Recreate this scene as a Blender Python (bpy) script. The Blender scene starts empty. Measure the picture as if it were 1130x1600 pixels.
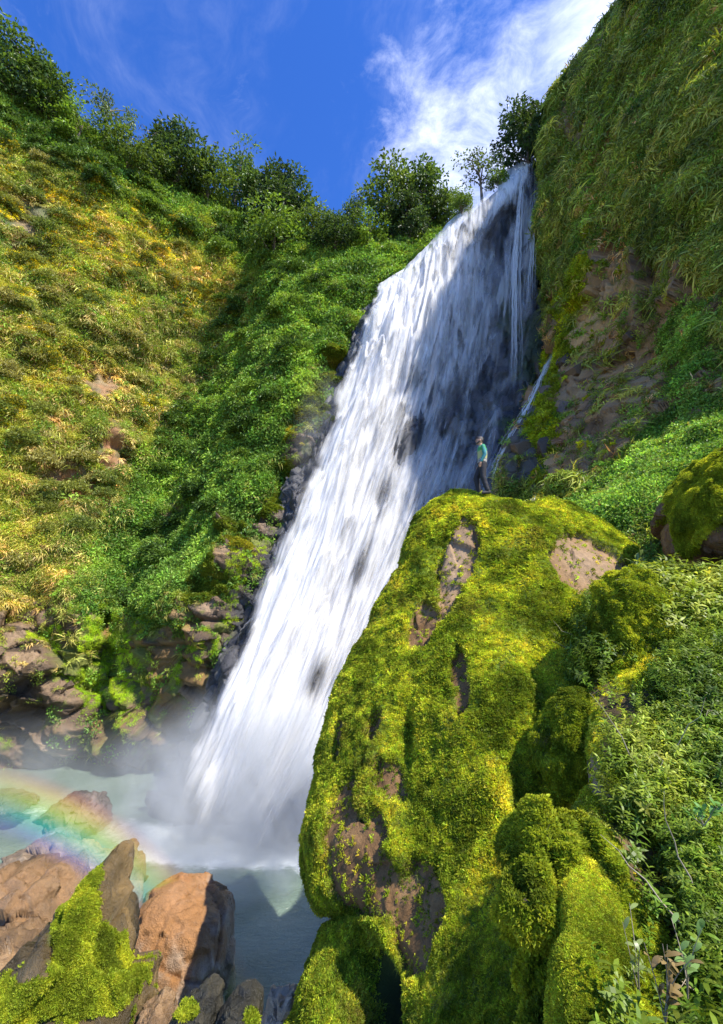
import bpy, math, random
import numpy as np
from mathutils import Vector, Matrix

random.seed(7)
RNG = np.random.default_rng(11)
SC = bpy.context.scene
COL = SC.collection

# ------------------------------------------------------------------ camera
F, PITCH, H = 700.0, math.radians(14.0), 10.0
SP, CP = math.sin(PITCH), math.cos(PITCH)
cam_d = bpy.data.cameras.new('camera')
cam = bpy.data.objects.new('camera', cam_d)
COL.objects.link(cam)
cam.location = (0, 0, H)
cam.rotation_euler = (math.radians(90) + PITCH, 0, 0)
cam_d.sensor_fit = 'VERTICAL'
cam_d.sensor_height = 24.0
cam_d.lens = 24.0 * F / 1600.0
cam_d.clip_start = 0.05
cam_d.clip_end = 2000
SC.camera = cam

# ------------------------------------------------------------------ light
SUN = Vector((0.50, -0.37, 0.785)).normalized()
EL = math.asin(SUN.z)
AZ = math.atan2(SUN.x, SUN.y)
sun_d = bpy.data.lights.new('sun', 'SUN')
sun_d.energy = 3.7
sun_d.angle = math.radians(0.5)
sun_d.color = (1.0, 0.95, 0.86)
sun = bpy.data.objects.new('sun', sun_d)
COL.objects.link(sun)
sun.rotation_euler = SUN.to_track_quat('Z', 'Y').to_euler()

SC.view_settings.view_transform = 'Standard'
SC.view_settings.look = 'None'
SC.view_settings.exposure = 1.22
SC.view_settings.gamma = 1.0
SC.view_settings.use_curve_mapping = False
SC.cycles.transparent_max_bounces = 24
SC.cycles.max_bounces = 6
SC.cycles.diffuse_bounces = 3
SC.cycles.glossy_bounces = 2
SC.cycles.volume_bounces = 1
SC.cycles.transmission_bounces = 4
SC.cycles.volume_step_rate = 2.0
SC.cycles.use_denoising = True
SC.cycles.sample_clamp_indirect = 6.0


class NT:
    """small node tree writer"""
    def __init__(self, tree):
        self.t = tree
        tree.nodes.clear()

    def n(self, kind, ins=None, **props):
        nd = self.t.nodes.new(kind)
        for k, v in props.items():
            setattr(nd, k, v)
        for k, v in (ins or {}).items():
            s = nd.inputs[k]
            if isinstance(v, bpy.types.NodeSocket):
                self.t.links.new(v, s)
            elif isinstance(v, bpy.types.Node):
                self.t.links.new(v.outputs[0], s)
            else:
                s.default_value = v
        return nd

    def m(self, op, a, b=None, c=None, clamp=False):
        ins = {0: a}
        if b is not None: ins[1] = b
        if c is not None: ins[2] = c
        return self.n('ShaderNodeMath', ins, operation=op, use_clamp=clamp).outputs[0]

    def noise(self, vec, scale, detail=4, rough=0.55, dist=0.0, w=None):
        ins = {'Vector': vec, 'Scale': scale, 'Detail': detail, 'Roughness': rough, 'Distortion': dist}
        nd = self.n('ShaderNodeTexNoise', ins)
        return nd.outputs[0]

    def ss(self, v, lo, hi, a=0.0, b=1.0):
        nd = self.n('ShaderNodeMapRange', {'Value': v, 1: lo, 2: hi, 3: a, 4: b}, interpolation_type='SMOOTHSTEP')
        return nd.outputs[0]

    def mixc(self, f, a, b, mode='MIX'):
        nd = self.n('ShaderNodeMix', None, data_type='RGBA', blend_type=mode)
        for k, v in ((0, f), (6, a), (7, b)):
            s = nd.inputs[k]
            if isinstance(v, bpy.types.NodeSocket): self.t.links.new(v, s)
            elif isinstance(v, bpy.types.Node): self.t.links.new(v.outputs[0], s)
            else: s.default_value = v if k == 0 else (tuple(v) + (1,))[:4]
        return nd.outputs[2]

    def scale(self, vec, s, loc=(0, 0, 0)):
        return self.n('ShaderNodeMapping', {'Vector': vec, 'Scale': s, 'Location': loc}).outputs[0]


world = bpy.data.worlds.new('World')
SC.world = world
world.use_nodes = True
w = NT(world.node_tree)
sky = w.n('ShaderNodeTexSky', sky_type='NISHITA')
sky.sun_disc = False
sky.sun_elevation = EL
sky.sun_rotation = AZ
sky.altitude = 1500
sky.air_density = 1.0
sky.dust_density = 0.4
sky.ozone_density = 3.0
SKYN = sky
tc = w.n('ShaderNodeTexCoord').outputs['Generated']
hs = w.n('ShaderNodeHueSaturation', {'Hue': 0.512, 'Saturation': 1.22, 'Value': 1.0, 'Color': sky.outputs[0]})
sep = w.n('ShaderNodeSeparateXYZ', {0: tc})
zz = w.m('MAXIMUM', sep.outputs[2], 0.05)
pl = w.n('ShaderNodeVectorMath', {0: tc, 1: w.n('ShaderNodeCombineXYZ', {0: zz, 1: zz, 2: zz})}, operation='DIVIDE').outputs[0]
pl2 = w.n('ShaderNodeMapping', {'Vector': pl, 'Scale': (1.0, 1.0, 1.0), 'Location': (3.1, 1.7, 0)}).outputs[0]
warp = w.n('ShaderNodeTexNoise', {'Vector': pl2, 'Scale': 1.6, 'Detail': 4.0})
warp_s = w.n('ShaderNodeVectorMath', {0: warp.outputs['Color'], 1: (.45, .45, .45)}, operation='MULTIPLY').outputs[0]
wv = w.n('ShaderNodeVectorMath', {0: pl2, 1: warp_s}, operation='ADD').outputs[0]
c1 = w.noise(wv, 1.5, 10, 0.68)
c2 = w.noise(w.scale(wv, (1.5, .6, 1), (7, 3, 0)), 1.0, 9, 0.66)
# the thin cloud bank lies on the sunward side of the gorge and thins out away from it
side = w.n('ShaderNodeVectorMath', {0: tc, 1: (0.40, 0.45, 0.80)}, operation='DOT_PRODUCT').outputs['Value']
bank = w.ss(side, 0.86, 1.0)
m1 = w.ss(w.m('ADD', c1, w.m('MULTIPLY', bank, 0.24)), 0.58, 1.02)
m2 = w.m('MULTIPLY', w.ss(c2, 0.46, 0.88), 0.30)
m3 = w.m('MULTIPLY', w.ss(w.m('ADD', side, w.m('MULTIPLY', w.m('SUBTRACT', c1, .5), .07)), 0.978, 1.012), .85)
cl = w.m('MAXIMUM', w.m('MAXIMUM', m1, m2), m3)
sky_b = w.mixc(1.0, hs.outputs[0], (.56, .79, 1.0), 'MULTIPLY')
sky_c = w.mixc(cl, sky_b, (8.0, 8.2, 8.5))
w.n('ShaderNodeOutputWorld', {0: w.n('ShaderNodeBackground', {0: sky_c, 1: 0.15})})


# ------------------------------------------------------------------ geometry helpers
def ray(px, py):
    x, y = (px - 565) / F, (800 - py) / F
    return x, CP - y * SP, SP + y * CP


def at(px, py, Y):
    x, yy, z = ray(px, py)
    k = Y / yy
    return np.array((x * k, Y, H + z * k))


def atz(px, py, Z):
    x, yy, z = ray(px, py)
    k = (Z - H) / z
    return np.array((x * k, yy * k, Z))


def proj(P):
    d = P[..., 1] * CP + (P[..., 2] - H) * SP
    u = -P[..., 1] * SP + (P[..., 2] - H) * CP
    d = np.maximum(d, 0.3)
    return 565 + F * P[..., 0] / d, 800 - F * u / d, d


def pt(p):
    if p[0] == 'w': return np.array(p[1:], float)
    if len(p) == 4 and p[2] == 'z': return atz(p[0], p[1], p[3])
    return at(*p)


def _h(i, j, k, seed):
    with np.errstate(over='ignore'):
        h = (i.astype(np.uint32) * np.uint32(374761393) + j.astype(np.uint32) * np.uint32(668265263)
             + k.astype(np.uint32) * np.uint32(2147483647) + np.uint32(seed) * np.uint32(974634777))
        h = (h ^ (h >> np.uint32(13))) * np.uint32(1274126177)
        h = (h ^ (h >> np.uint32(16))) * np.uint32(2246822519)
        h = h ^ (h >> np.uint32(15))
    return h.astype(np.float64) / 4294967296.0


def vn(P, seed=0):
    P = np.asarray(P, float)
    I = np.floor(P).astype(np.int64)
    f = P - I
    f = f * f * (3 - 2 * f)
    r = 0
    for a in (0, 1):
        for b in (0, 1):
            for c in (0, 1):
                wt = (f[..., 0] if a else 1 - f[..., 0]) * (f[..., 1] if b else 1 - f[..., 1]) * (f[..., 2] if c else 1 - f[..., 2])
                r = r + wt * _h(I[..., 0] + a, I[..., 1] + b, I[..., 2] + c, seed)
    return r * 2 - 1


def fbm(P, o=4, seed=0, gain=0.5):
    P = np.asarray(P, float)
    a, r, s = 1.0, 0, 0
    for k in range(o):
        r = r + a * vn(P * (2.03 ** k) + 17.3 * k, seed + k)
        s += a
        a *= gain
    return r / s


def facets(P, seed=0):
    """broken rock: every cell is a tilted plane; also the distance to the nearest crack"""
    P = np.asarray(P, float)
    shp = P.shape[:-1]
    Q = P.reshape(-1, 3)
    I = np.floor(Q).astype(np.int64)
    best = np.full(len(Q), 9e9); sec = np.full(len(Q), 9e9)
    val = np.zeros(len(Q)); cid = np.zeros(len(Q))
    for a in (-1, 0, 1):
        for b in (-1, 0, 1):
            for c in (-1, 0, 1):
                J = I + np.array((a, b, c))
                r = [_h(J[:, 0], J[:, 1], J[:, 2], seed + q) for q in range(7)]
                D = Q - (J + np.stack(r[:3], 1))
                d = (D * D).sum(1)
                v = (r[3] - .5) * 1.2 + ((r[4] - .5) * D[:, 0] + (r[5] - .5) * D[:, 1] + (r[6] - .5) * D[:, 2]) * 2.0
                n = d < best
                sec = np.where(n, best, np.minimum(sec, d))
                val = np.where(n, v, val); cid = np.where(n, r[0], cid)
                best = np.where(n, d, best)
    e = np.sqrt(sec) - np.sqrt(best)
    return val.reshape(shp), e.reshape(shp), cid.reshape(shp)


def catmull(A, n):
    """A (k, ...) -> (n, ...) through all k points"""
    A = np.asarray(A, float)
    k = len(A)
    E = np.concatenate([2 * A[:1] - A[1:2], A, 2 * A[-1:] - A[-2:-1]])
    t = np.linspace(0, k - 1, n)
    i = np.minimum(t.astype(int), k - 2)
    f = (t - i).reshape((-1,) + (1,) * (A.ndim - 1))
    p0, p1, p2, p3 = E[i], E[i + 1], E[i + 2], E[i + 3]
    return 0.5 * (2 * p1 + (p2 - p0) * f + (2 * p0 - 5 * p1 + 4 * p2 - p3) * f ** 2 + (3 * p1 - p0 - 3 * p2 + p3) * f ** 3)


def loft(ribs, n, m):
    R = np.stack([catmull([pt(p) for p in r], m) for r in ribs])
    return catmull(R, n)                       # (n, m, 3)


def gnorm(P):
    a = np.gradient(P, axis=0); b = np.gradient(P, axis=1)
    N = np.cross(a, b)
    return N / np.maximum(np.linalg.norm(N, axis=-1, keepdims=True), 1e-9)


def facing(P):
    """normals turned to the open side (towards the camera for sheets seen from it)"""
    N = gnorm(P)
    V = np.array((0, 0, H)) - P
    if (N * V).sum(-1).mean() < 0: N = -N
    return N


def sm(x, lo, hi):
    t = np.clip((x - lo) / (hi - lo), 0, 1)
    return t * t * (3 - 2 * t)


def blob(px, py, x, y, rx, ry, ang=0.0):
    a = math.radians(ang)
    dx, dy = px - x, py - y
    u = (dx * math.cos(a) + dy * math.sin(a)) / rx
    v = (-dx * math.sin(a) + dy * math.cos(a)) / ry
    return np.exp(-(u * u + v * v))


def lerp(a, b, t):
    t = t[..., None]
    return a * (1 - t) + np.asarray(b, float) * t


def tag(o, label=None, cat=None, group=None, kind=None):
    if label: o['label'] = label
    if cat: o['category'] = cat
    if group: o['group'] = group
    if kind: o['kind'] = kind
    return o


def empty(name, loc, label=None, cat=None, group=None, rz=0.0):
    o = bpy.data.objects.new(name, None)
    COL.objects.link(o)
    o.location = loc
    o.rotation_euler = (0, 0, rz)
    o.empty_display_size = 0.2
    return tag(o, label, cat, group)


def mesh_data(name, V, faces, mat=None, smooth=False, attrs=None):
    me = bpy.data.meshes.new(name)
    V = np.asarray(V, np.float32)
    faces = np.asarray(faces, np.int32)
    k = faces.shape[1]
    me.vertices.add(len(V)); me.vertices.foreach_set('co', V.ravel())
    me.loops.add(faces.size); me.loops.foreach_set('vertex_index', faces.ravel())
    me.polygons.add(len(faces))
    me.polygons.foreach_set('loop_start', np.arange(0, faces.size, k, dtype=np.int32))
    me.polygons.foreach_set('use_smooth', np.full(len(faces), smooth))
    for an, (ty, arr) in (attrs or {}).items():
        arr = np.asarray(arr, np.float32)
        if ty == 'C':
            a = me.attributes.new(an, 'FLOAT_COLOR', 'POINT')
            a.data.foreach_set('color', np.concatenate([arr, np.ones((len(arr), 1), np.float32)], 1).ravel())
        elif ty == 'V':
            a = me.attributes.new(an, 'FLOAT_VECTOR', 'POINT'); a.data.foreach_set('vector', arr.ravel())
        else:
            a = me.attributes.new(an, 'FLOAT', 'POINT'); a.data.foreach_set('value', arr.ravel())
    me.update(calc_edges=True)
    me.validate()
    if mat: me.materials.append(mat)
    return me


def obj(name, me, parent=None, **kw):
    o = bpy.data.objects.new(name, me)
    COL.objects.link(o)
    if parent:
        o.parent = parent
        o.matrix_parent_inverse = Matrix.Identity(4)
    return tag(o, **kw)


def grid_faces(n, m, wrap=False):
    i, j = np.meshgrid(np.arange(n if wrap else n - 1), np.arange(m - 1), indexing='ij')
    a = (i % n) * m + j; b = ((i + 1) % n) * m + j
    return np.stack([a, b, b + 1, a + 1], -1).reshape(-1, 4)


def grid_obj(name, P, mat, C=None, parent=None, attrs=None, smooth=True, **kw):
    n, m = P.shape[:2]
    at_ = dict(attrs or {})
    if C is not None: at_['col'] = ('C', C.reshape(-1, 3))
    f = grid_faces(n, m)
    N = gnorm(P)
    V = np.array((0, 0, H)) - P
    if (N * V).sum(-1).mean() < 0: f = f[:, ::-1]
    return obj(name, mesh_data(name, P.reshape(-1, 3), f, mat, smooth, at_), parent, **kw)


# ------------------------------------------------------------------ materials
def mat(name):
    m = bpy.data.materials.new(name)
    m.use_nodes = True
    return m, NT(m.node_tree)


def ground_mat(name, scale=1.0, bump=0.4, rough=0.85, contrast=0.5, wet=0.0):
    m, t = mat(name)
    co = t.n('ShaderNodeTexCoord').outputs['Object']
    c = t.n('ShaderNodeAttribute', attribute_name='col').outputs[0]
    n1 = t.noise(co, 3.0 * scale, 8, 0.65)
    n2 = t.noise(co, 14.0 * scale, 5, 0.6, 0.4)
    v = t.m('ADD', t.m('MULTIPLY', n1, contrast * 1.6), t.m('MULTIPLY', n2, contrast * 1.2))
    n3 = t.noise(co, 55.0 * scale, 3, 0.7)
    v = t.m('ADD', v, t.m('MULTIPLY', n3, contrast * .6))
    v = t.m('ADD', v, 1 - contrast * 1.7)
    cc = t.mixc(1.0, c, t.n('ShaderNodeCombineXYZ', {0: v, 1: v, 2: v}).outputs[0], 'MULTIPLY')
    hgt = t.m('ADD', t.m('MULTIPLY', n1, 0.6), t.m('ADD', t.m('MULTIPLY', n2, 0.4), t.m('MULTIPLY', n3, .10)))
    b = t.n('ShaderNodeBump', {'Strength': bump, 'Distance': 0.25 / scale, 'Height': hgt})
    ro = t.ss(n1, 0.35, 0.65, max(rough - wet, 0.12), rough)
    p = t.n('ShaderNodeBsdfPrincipled', {'Base Color': cc, 'Roughness': ro, 'Normal': b.outputs[0]})
    p.inputs['Specular IOR Level'].default_value = 0.5 if wet else 0.25
    t.n('ShaderNodeOutputMaterial', {0: p})
    return m


def foliage_mat(name, inst=True, transl=0.38, gloss=0.25):
    m, t = mat(name)
    c = t.n('ShaderNodeAttribute', attribute_name='col', attribute_type='INSTANCER' if inst else 'GEOMETRY').outputs[0]
    lv = t.n('ShaderNodeAttribute', attribute_name='lv').outputs[2]
    k = t.m('MULTIPLY_ADD', lv, 0.9, 0.55)
    k = t.m('MULTIPLY', k, 1.3)
    cc = t.mixc(1.0, c, t.n('ShaderNodeCombineXYZ', {0: k, 1: k, 2: k}).outputs[0], 'MULTIPLY')
    p = t.n('ShaderNodeBsdfPrincipled', {'Base Color': cc, 'Roughness': 0.45})
    p.inputs['Specular IOR Level'].default_value = gloss
    tr = t.n('ShaderNodeBsdfTranslucent', {0: t.mixc(1.0, cc, (1.15, 1.1, 0.6), 'MULTIPLY')})
    t.n('ShaderNodeOutputMaterial', {0: t.n('ShaderNodeMixShader', {0: transl, 1: p.outputs[0], 2: tr.outputs[0]})})
    return m


def plain(name, c, rough=0.7, var=0.3, scale=20, bump=0.2, spec=0.3, dist=0.02):
    m, t = mat(name)
    co = t.n('ShaderNodeTexCoord').outputs['Object']
    n1 = t.noise(co, scale, 5, 0.6)
    cc = t.mixc(n1, tuple(x * (1 - var) for x in c), tuple(x * (1 + var) for x in c))
    b = t.n('ShaderNodeBump', {'Strength': bump, 'Distance': dist, 'Height': n1})
    p = t.n('ShaderNodeBsdfPrincipled', {'Base Color': cc, 'Roughness': rough, 'Normal': b.outputs[0]})
    p.inputs['Specular IOR Level'].default_value = spec
    t.n('ShaderNodeOutputMaterial', {0: p})
    return m


M_CLIFF = ground_mat('cliff_earth', 1.4, 0.9, 0.75, 0.7, wet=0.35)
M_WET = ground_mat('wet_rock', 1.3, 0.7, 0.6, 0.55, wet=0.35)
M_MOSSROCK = ground_mat('moss_and_rock', 3.0, 0.5, 0.9, 0.5)
M_BOULDER = ground_mat('boulder_stone', 2.6, 0.9, 0.6, 0.75, wet=0.35)
M_LEAF = foliage_mat('leaf_scatter', True)
M_LEAFO = foliage_mat('leaf_tree', False)
M_MOSS = foliage_mat('moss_leaf', True, 0.5, 0.1)
M_GLOSSLEAF = foliage_mat('shrub_leaf', True, 0.45, 0.35)
M_BARK = plain('bark', (0.16, 0.125, 0.09), 0.9)
M_TWIG = plain('pale_twig', (0.34, 0.28, 0.19), 0.8, 0.3, 30)

# ------------------------------------------------------------------ foliage templates (shared by scattered ground cover)
TEMPL = {}


def leafset(base, dirs, ups, L, W, droop=0.0, seg=1, fold=0.25):
    """leaves as folded blades: base (n,3), dirs (n,3) unit, ups (n,3) -> verts, quads, per-vertex leaf id"""
    n = len(base)
    side = np.cross(dirs, ups)
    side /= np.maximum(np.linalg.norm(side, axis=1, keepdims=True), 1e-6)
    up = np.cross(side, dirs)
    V = []
    L = np.broadcast_to(L, (n,))[:, None]; W = np.broadcast_to(W, (n,))[:, None]
    if seg == 1:
        mid = base + dirs * L * 0.5 + up * 0.0 * L
        tip = base + dirs * L - np.array((0, 0, 1.0)) * droop * L
        V = np.stack([base, mid + side * W * .5 + up * fold * W, tip, mid - side * W * .5 + up * fold * W], 1)
        Fq = np.arange(n)[:, None] * 4 + np.array((0, 1, 2, 3))
        return V.reshape(-1, 3), Fq, np.repeat(np.arange(n), 4)
    pts = []
    for s in range(seg + 1):
        f = s / seg
        c = base + dirs * L * f - np.array((0, 0, 1.0)) * droop * L * f * f
        wd = W * (0.25 + 1.5 * f * (1 - f) * 1.9) * .5 if s < seg else W * 0.02
        if s == 0: wd = W * .12
        pts += [c + side * wd + up * fold * wd, c - side * wd + up * fold * wd]
    V = np.stack(pts, 1)
    k = 2 * (seg + 1)
    q = np.array([(2 * s, 2 * s + 2, 2 * s + 3, 2 * s + 1) for s in range(seg)])
    Fq = (np.arange(n)[:, None, None] * k + q[None]).reshape(-1, 4)
    return V.reshape(-1, 3), Fq, np.repeat(np.arange(n), k)


def rdir(n, zmin=-1.0, zmax=1.0):
    z = RNG.uniform(zmin, zmax, n); a = RNG.uniform(0, 2 * math.pi, n)
    r = np.sqrt(np.maximum(0, 1 - z * z))
    return np.stack([r * np.cos(a), r * np.sin(a), z], 1)


def template(kind, V, Fq, ids, material):
    lv = RNG.uniform(0, 1, ids.max() + 1)[ids]
    me = mesh_data('tuft_' + kind, V, Fq, material, False, {'lv': ('F', lv)})
    o = bpy.data.objects.new('tuft_' + kind, me)
    TEMPL.setdefault(kind, []).append(o)


def make_templates():
    for k in range(4):
        # broadleaf clump, half ball radius ~1
        n = 46
        d = rdir(n, -0.1, 1)
        base = d * RNG.uniform(0.35, 0.95, (n, 1)) * np.array((1, 1, .8))
        dr = d * 0.5 + rdir(n) * 0.8; dr[:, 2] -= 0.15
        dr /= np.linalg.norm(dr, axis=1, keepdims=True)
        template('broad', *leafset(base, dr, rdir(n, 0.3, 1), RNG.uniform(.28, .5, n), RNG.uniform(.14, .24, n), 0.15), M_LEAF)
        # fine clump
        n = 70
        d = rdir(n, -0.1, 1)
        base = d * RNG.uniform(0.25, 0.95, (n, 1)) * np.array((1, 1, .85))
        dr = d * 0.6 + rdir(n) * 0.7
        dr /= np.linalg.norm(dr, axis=1, keepdims=True)
        template('fine', *leafset(base, dr, rdir(n, 0.3, 1), RNG.uniform(.2, .36, n), RNG.uniform(.07, .12, n), 0.1), M_LEAF)
        # grass tuft with drooping blades
        n = 34
        d = rdir(n, 0.35, 1)
        base = np.concatenate([RNG.uniform(-.25, .25, (n, 2)), np.zeros((n, 1))], 1)
        template('grass', *leafset(base, d, rdir(n), RNG.uniform(.7, 1.3, n), RNG.uniform(.05, .09, n), 0.85, 3), M_LEAF)
        # moss sprig: tiny short leaves
        n = 16
        d = rdir(n, 0.0, 1)
        base = np.concatenate([RNG.uniform(-.5, .5, (n, 2)), RNG.uniform(-.1, .25, (n, 1))], 1)
        template('moss', *leafset(base, d, rdir(n), RNG.uniform(.5, .95, n), RNG.uniform(.22, .36, n), 0.15), M_MOSS)
        # leafy sprig of a shrub: bent stem with pairs of narrow leaves
        m_ = 11
        f = np.linspace(0.12, 1, m_)
        bend = RNG.uniform(-.25, .25, 2)
        st = np.stack([bend[0] * f ** 2, bend[1] * f ** 2, f], 1)
        b2 = np.repeat(st, 2, 0)
        a = np.repeat(np.arange(m_) * 1.9, 2) + np.tile([0, math.pi], m_) + RNG.uniform(-.4, .4, 2 * m_)
        d = np.stack([np.cos(a), np.sin(a), RNG.uniform(.15, .9, 2 * m_)], 1)
        d /= np.linalg.norm(d, axis=1, keepdims=True)
        V, Fq, ids = leafset(b2, d, np.tile((0, 0, 1.0), (2 * m_, 1)), RNG.uniform(.24, .42, 2 * m_), RNG.uniform(.06, .10, 2 * m_), 0.3, 3, 0.3)
        # stem as a thin three sided strip
        sv, sf = [], []
        fs = np.linspace(0, 1, 5)
        for q, ff in enumerate(fs):
            c = np.array((bend[0] * ff ** 2, bend[1] * ff ** 2, ff))
            for w_ in range(3):
                an = w_ * 2.094
                sv.append(c + np.array((math.cos(an), math.sin(an), 0)) * 0.012 * (1.2 - ff))
        for q in range(4):
            for w_ in range(3):
                sf.append((q * 3 + w_, q * 3 + (w_ + 1) % 3, q * 3 + 3 + (w_ + 1) % 3, q * 3 + 3 + w_))
        o = len(V)
        V = np.concatenate([V, sv]); Fq = np.concatenate([Fq, np.array(sf) + o])
        ids = np.concatenate([ids, np.full(len(sv), ids.max() + 1)])
        template('sprig', V, Fq, ids, M_GLOSSLEAF)
        # flower head: many tiny flat petals held at the crown top
        n = 40
        d = rdir(n, 0.1, 1)
        base = d * RNG.uniform(.7, 1.0, (n, 1)) * np.array((1, 1, .7))
        template('flower', *leafset(base, rdir(n, -.1, .6), rdir(n, .4, 1), RNG.uniform(.16, .26, n), RNG.uniform(.14, .2, n)), M_LEAF)
        # dry hanging leaf tuft
        n = 26
        d = rdir(n, -0.3, .7)
        base = RNG.uniform(-.35, .35, (n, 3)) * np.array((1, 1, .5))
        template('dry', *leafset(base, d, rdir(n), RNG.uniform(.5, 1.0, n), RNG.uniform(.08, .16, n), 0.7, 2), M_LEAF)


make_templates()
TCOLL = {}
for k, lst in TEMPL.items():
    c = bpy.data.collections.new('tufts_' + k)
    for o in lst: c.objects.link(o)
    TCOLL[k] = c


def scatter_group(kind):
    g = bpy.data.node_groups.new('scatter_' + kind, 'GeometryNodeTree')
    g.interface.new_socket('Geometry', in_out='INPUT', socket_type='NodeSocketGeometry')
    g.interface.new_socket('Geometry', in_out='OUTPUT', socket_type='NodeSocketGeometry')
    N, L = g.nodes, g.links
    gi, go = N.new('NodeGroupInput'), N.new('NodeGroupOutput')
    ci = N.new('GeometryNodeCollectionInfo'); ci.inputs[0].default_value = TCOLL[kind]; ci.inputs['Separate Children'].default_value = True
    ci.inputs['Reset Children'].default_value = True
    ip = N.new('GeometryNodeInstanceOnPoints'); ip.inputs['Pick Instance'].default_value = True
    L.new(gi.outputs[0], ip.inputs['Points']); L.new(ci.outputs[0], ip.inputs['Instance'])

    def na(name, ty):
        n = N.new('GeometryNodeInputNamedAttribute'); n.data_type = ty; n.inputs[0].default_value = name
        return n.outputs[0]
    ri = N.new('FunctionNodeRandomValue'); ri.data_type = 'INT'
    ri.inputs[4].default_value = 0; ri.inputs[5].default_value = 3
    L.new(ri.outputs[2], ip.inputs['Instance Index'])
    L.new(na('rot', 'FLOAT_VECTOR'), ip.inputs['Rotation'])
    L.new(na('scl', 'FLOAT_VECTOR'), ip.inputs['Scale'])
    L.new(ip.outputs[0], go.inputs[0])
    return g


SGR = {k: scatter_group(k) for k in TCOLL}


def euler_from(Z, yaw):
    """XYZ euler of a frame whose local z is Z (n,3), turned by yaw about it"""
    Z = Z / np.maximum(np.linalg.norm(Z, axis=1, keepdims=True), 1e-9)
    ref = np.where(np.abs(Z[:, 2:3]) < 0.95, np.array((0, 0, 1.0)), np.array((0, 1.0, 0)))
    X = np.cross(ref, Z); X /= np.linalg.norm(X, axis=1, keepdims=True)
    Y = np.cross(Z, X)
    c, s = np.cos(yaw)[:, None], np.sin(yaw)[:, None]
    X2 = X * c + Y * s; Y2 = np.cross(Z, X2)
    # R columns X2,Y2,Z ; XYZ euler: R = Rz Ry Rx
    ry = np.arcsin(np.clip(-X2[:, 2], -1, 1))
    rz = np.arctan2(X2[:, 1], X2[:, 0])
    rx = np.arctan2(Y2[:, 2], Z[:, 2])
    return np.stack([rx, ry, rz], 1)


def scatter(name, tk, P, Z, S, C, parent=None, **kw):
    n = len(P)
    S = np.asarray(S, float)
    if S.ndim == 1: S = np.repeat(S[:, None], 3, 1)
    E = euler_from(Z, RNG.uniform(0, 2 * math.pi, n))
    me = bpy.data.meshes.new(name)
    me.vertices.add(n); me.vertices.foreach_set('co', np.asarray(P, np.float32).ravel())
    a = me.attributes.new('rot', 'FLOAT_VECTOR', 'POINT'); a.data.foreach_set('vector', E.astype(np.float32).ravel())
    a = me.attributes.new('scl', 'FLOAT_VECTOR', 'POINT'); a.data.foreach_set('vector', S.astype(np.float32).ravel())
    a = me.attributes.new('col', 'FLOAT_COLOR', 'POINT')
    a.data.foreach_set('color', np.concatenate([np.clip(C, 0, 1), np.ones((n, 1))], 1).astype(np.float32).ravel())
    me.materials.append(TEMPL[tk][0].data.materials[0])
    o = obj(name, me, parent, **kw)
    md = o.modifiers.new('scatter', 'NODES'); md.node_group = SGR[tk]
    return o


def sample(P, wt, n, lift=0.0):
    """n random points on grid P with weight wt (per vertex)"""
    N = facing(P)
    a = P[1:, :-1] - P[:-1, :-1]; b = P[:-1, 1:] - P[:-1, :-1]
    A = np.linalg.norm(np.cross(a, b), axis=-1) * wt[:-1, :-1]
    A = A.ravel(); c = np.cumsum(A); c /= c[-1]
    k = np.searchsorted(c, RNG.uniform(0, 1, n)); k = np.minimum(k, len(A) - 1)
    i, j = np.unravel_index(k, (P.shape[0] - 1, P.shape[1] - 1))
    u, v = RNG.uniform(0, 1, (n, 1)), RNG.uniform(0, 1, (n, 1))
    Q = P[i, j] * (1 - u) * (1 - v) + P[i + 1, j] * u * (1 - v) + P[i, j + 1] * (1 - u) * v + P[i + 1, j + 1] * u * v
    Nn = N[i, j]
    return Q + Nn * lift, Nn, i, j


def pal(noise, stops):
    """colour ramp over noise in [-1,1]"""
    xs = [s[0] for s in stops]
    return np.stack([np.interp(noise, xs, [s[1][c] for s in stops]) for c in range(3)], -1)


def jitter(C, a=0.2):
    return C * RNG.uniform(1 - a, 1 + a, (len(C), 1)) * RNG.uniform(1 - a * .3, 1 + a * .3, C.shape)


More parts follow.
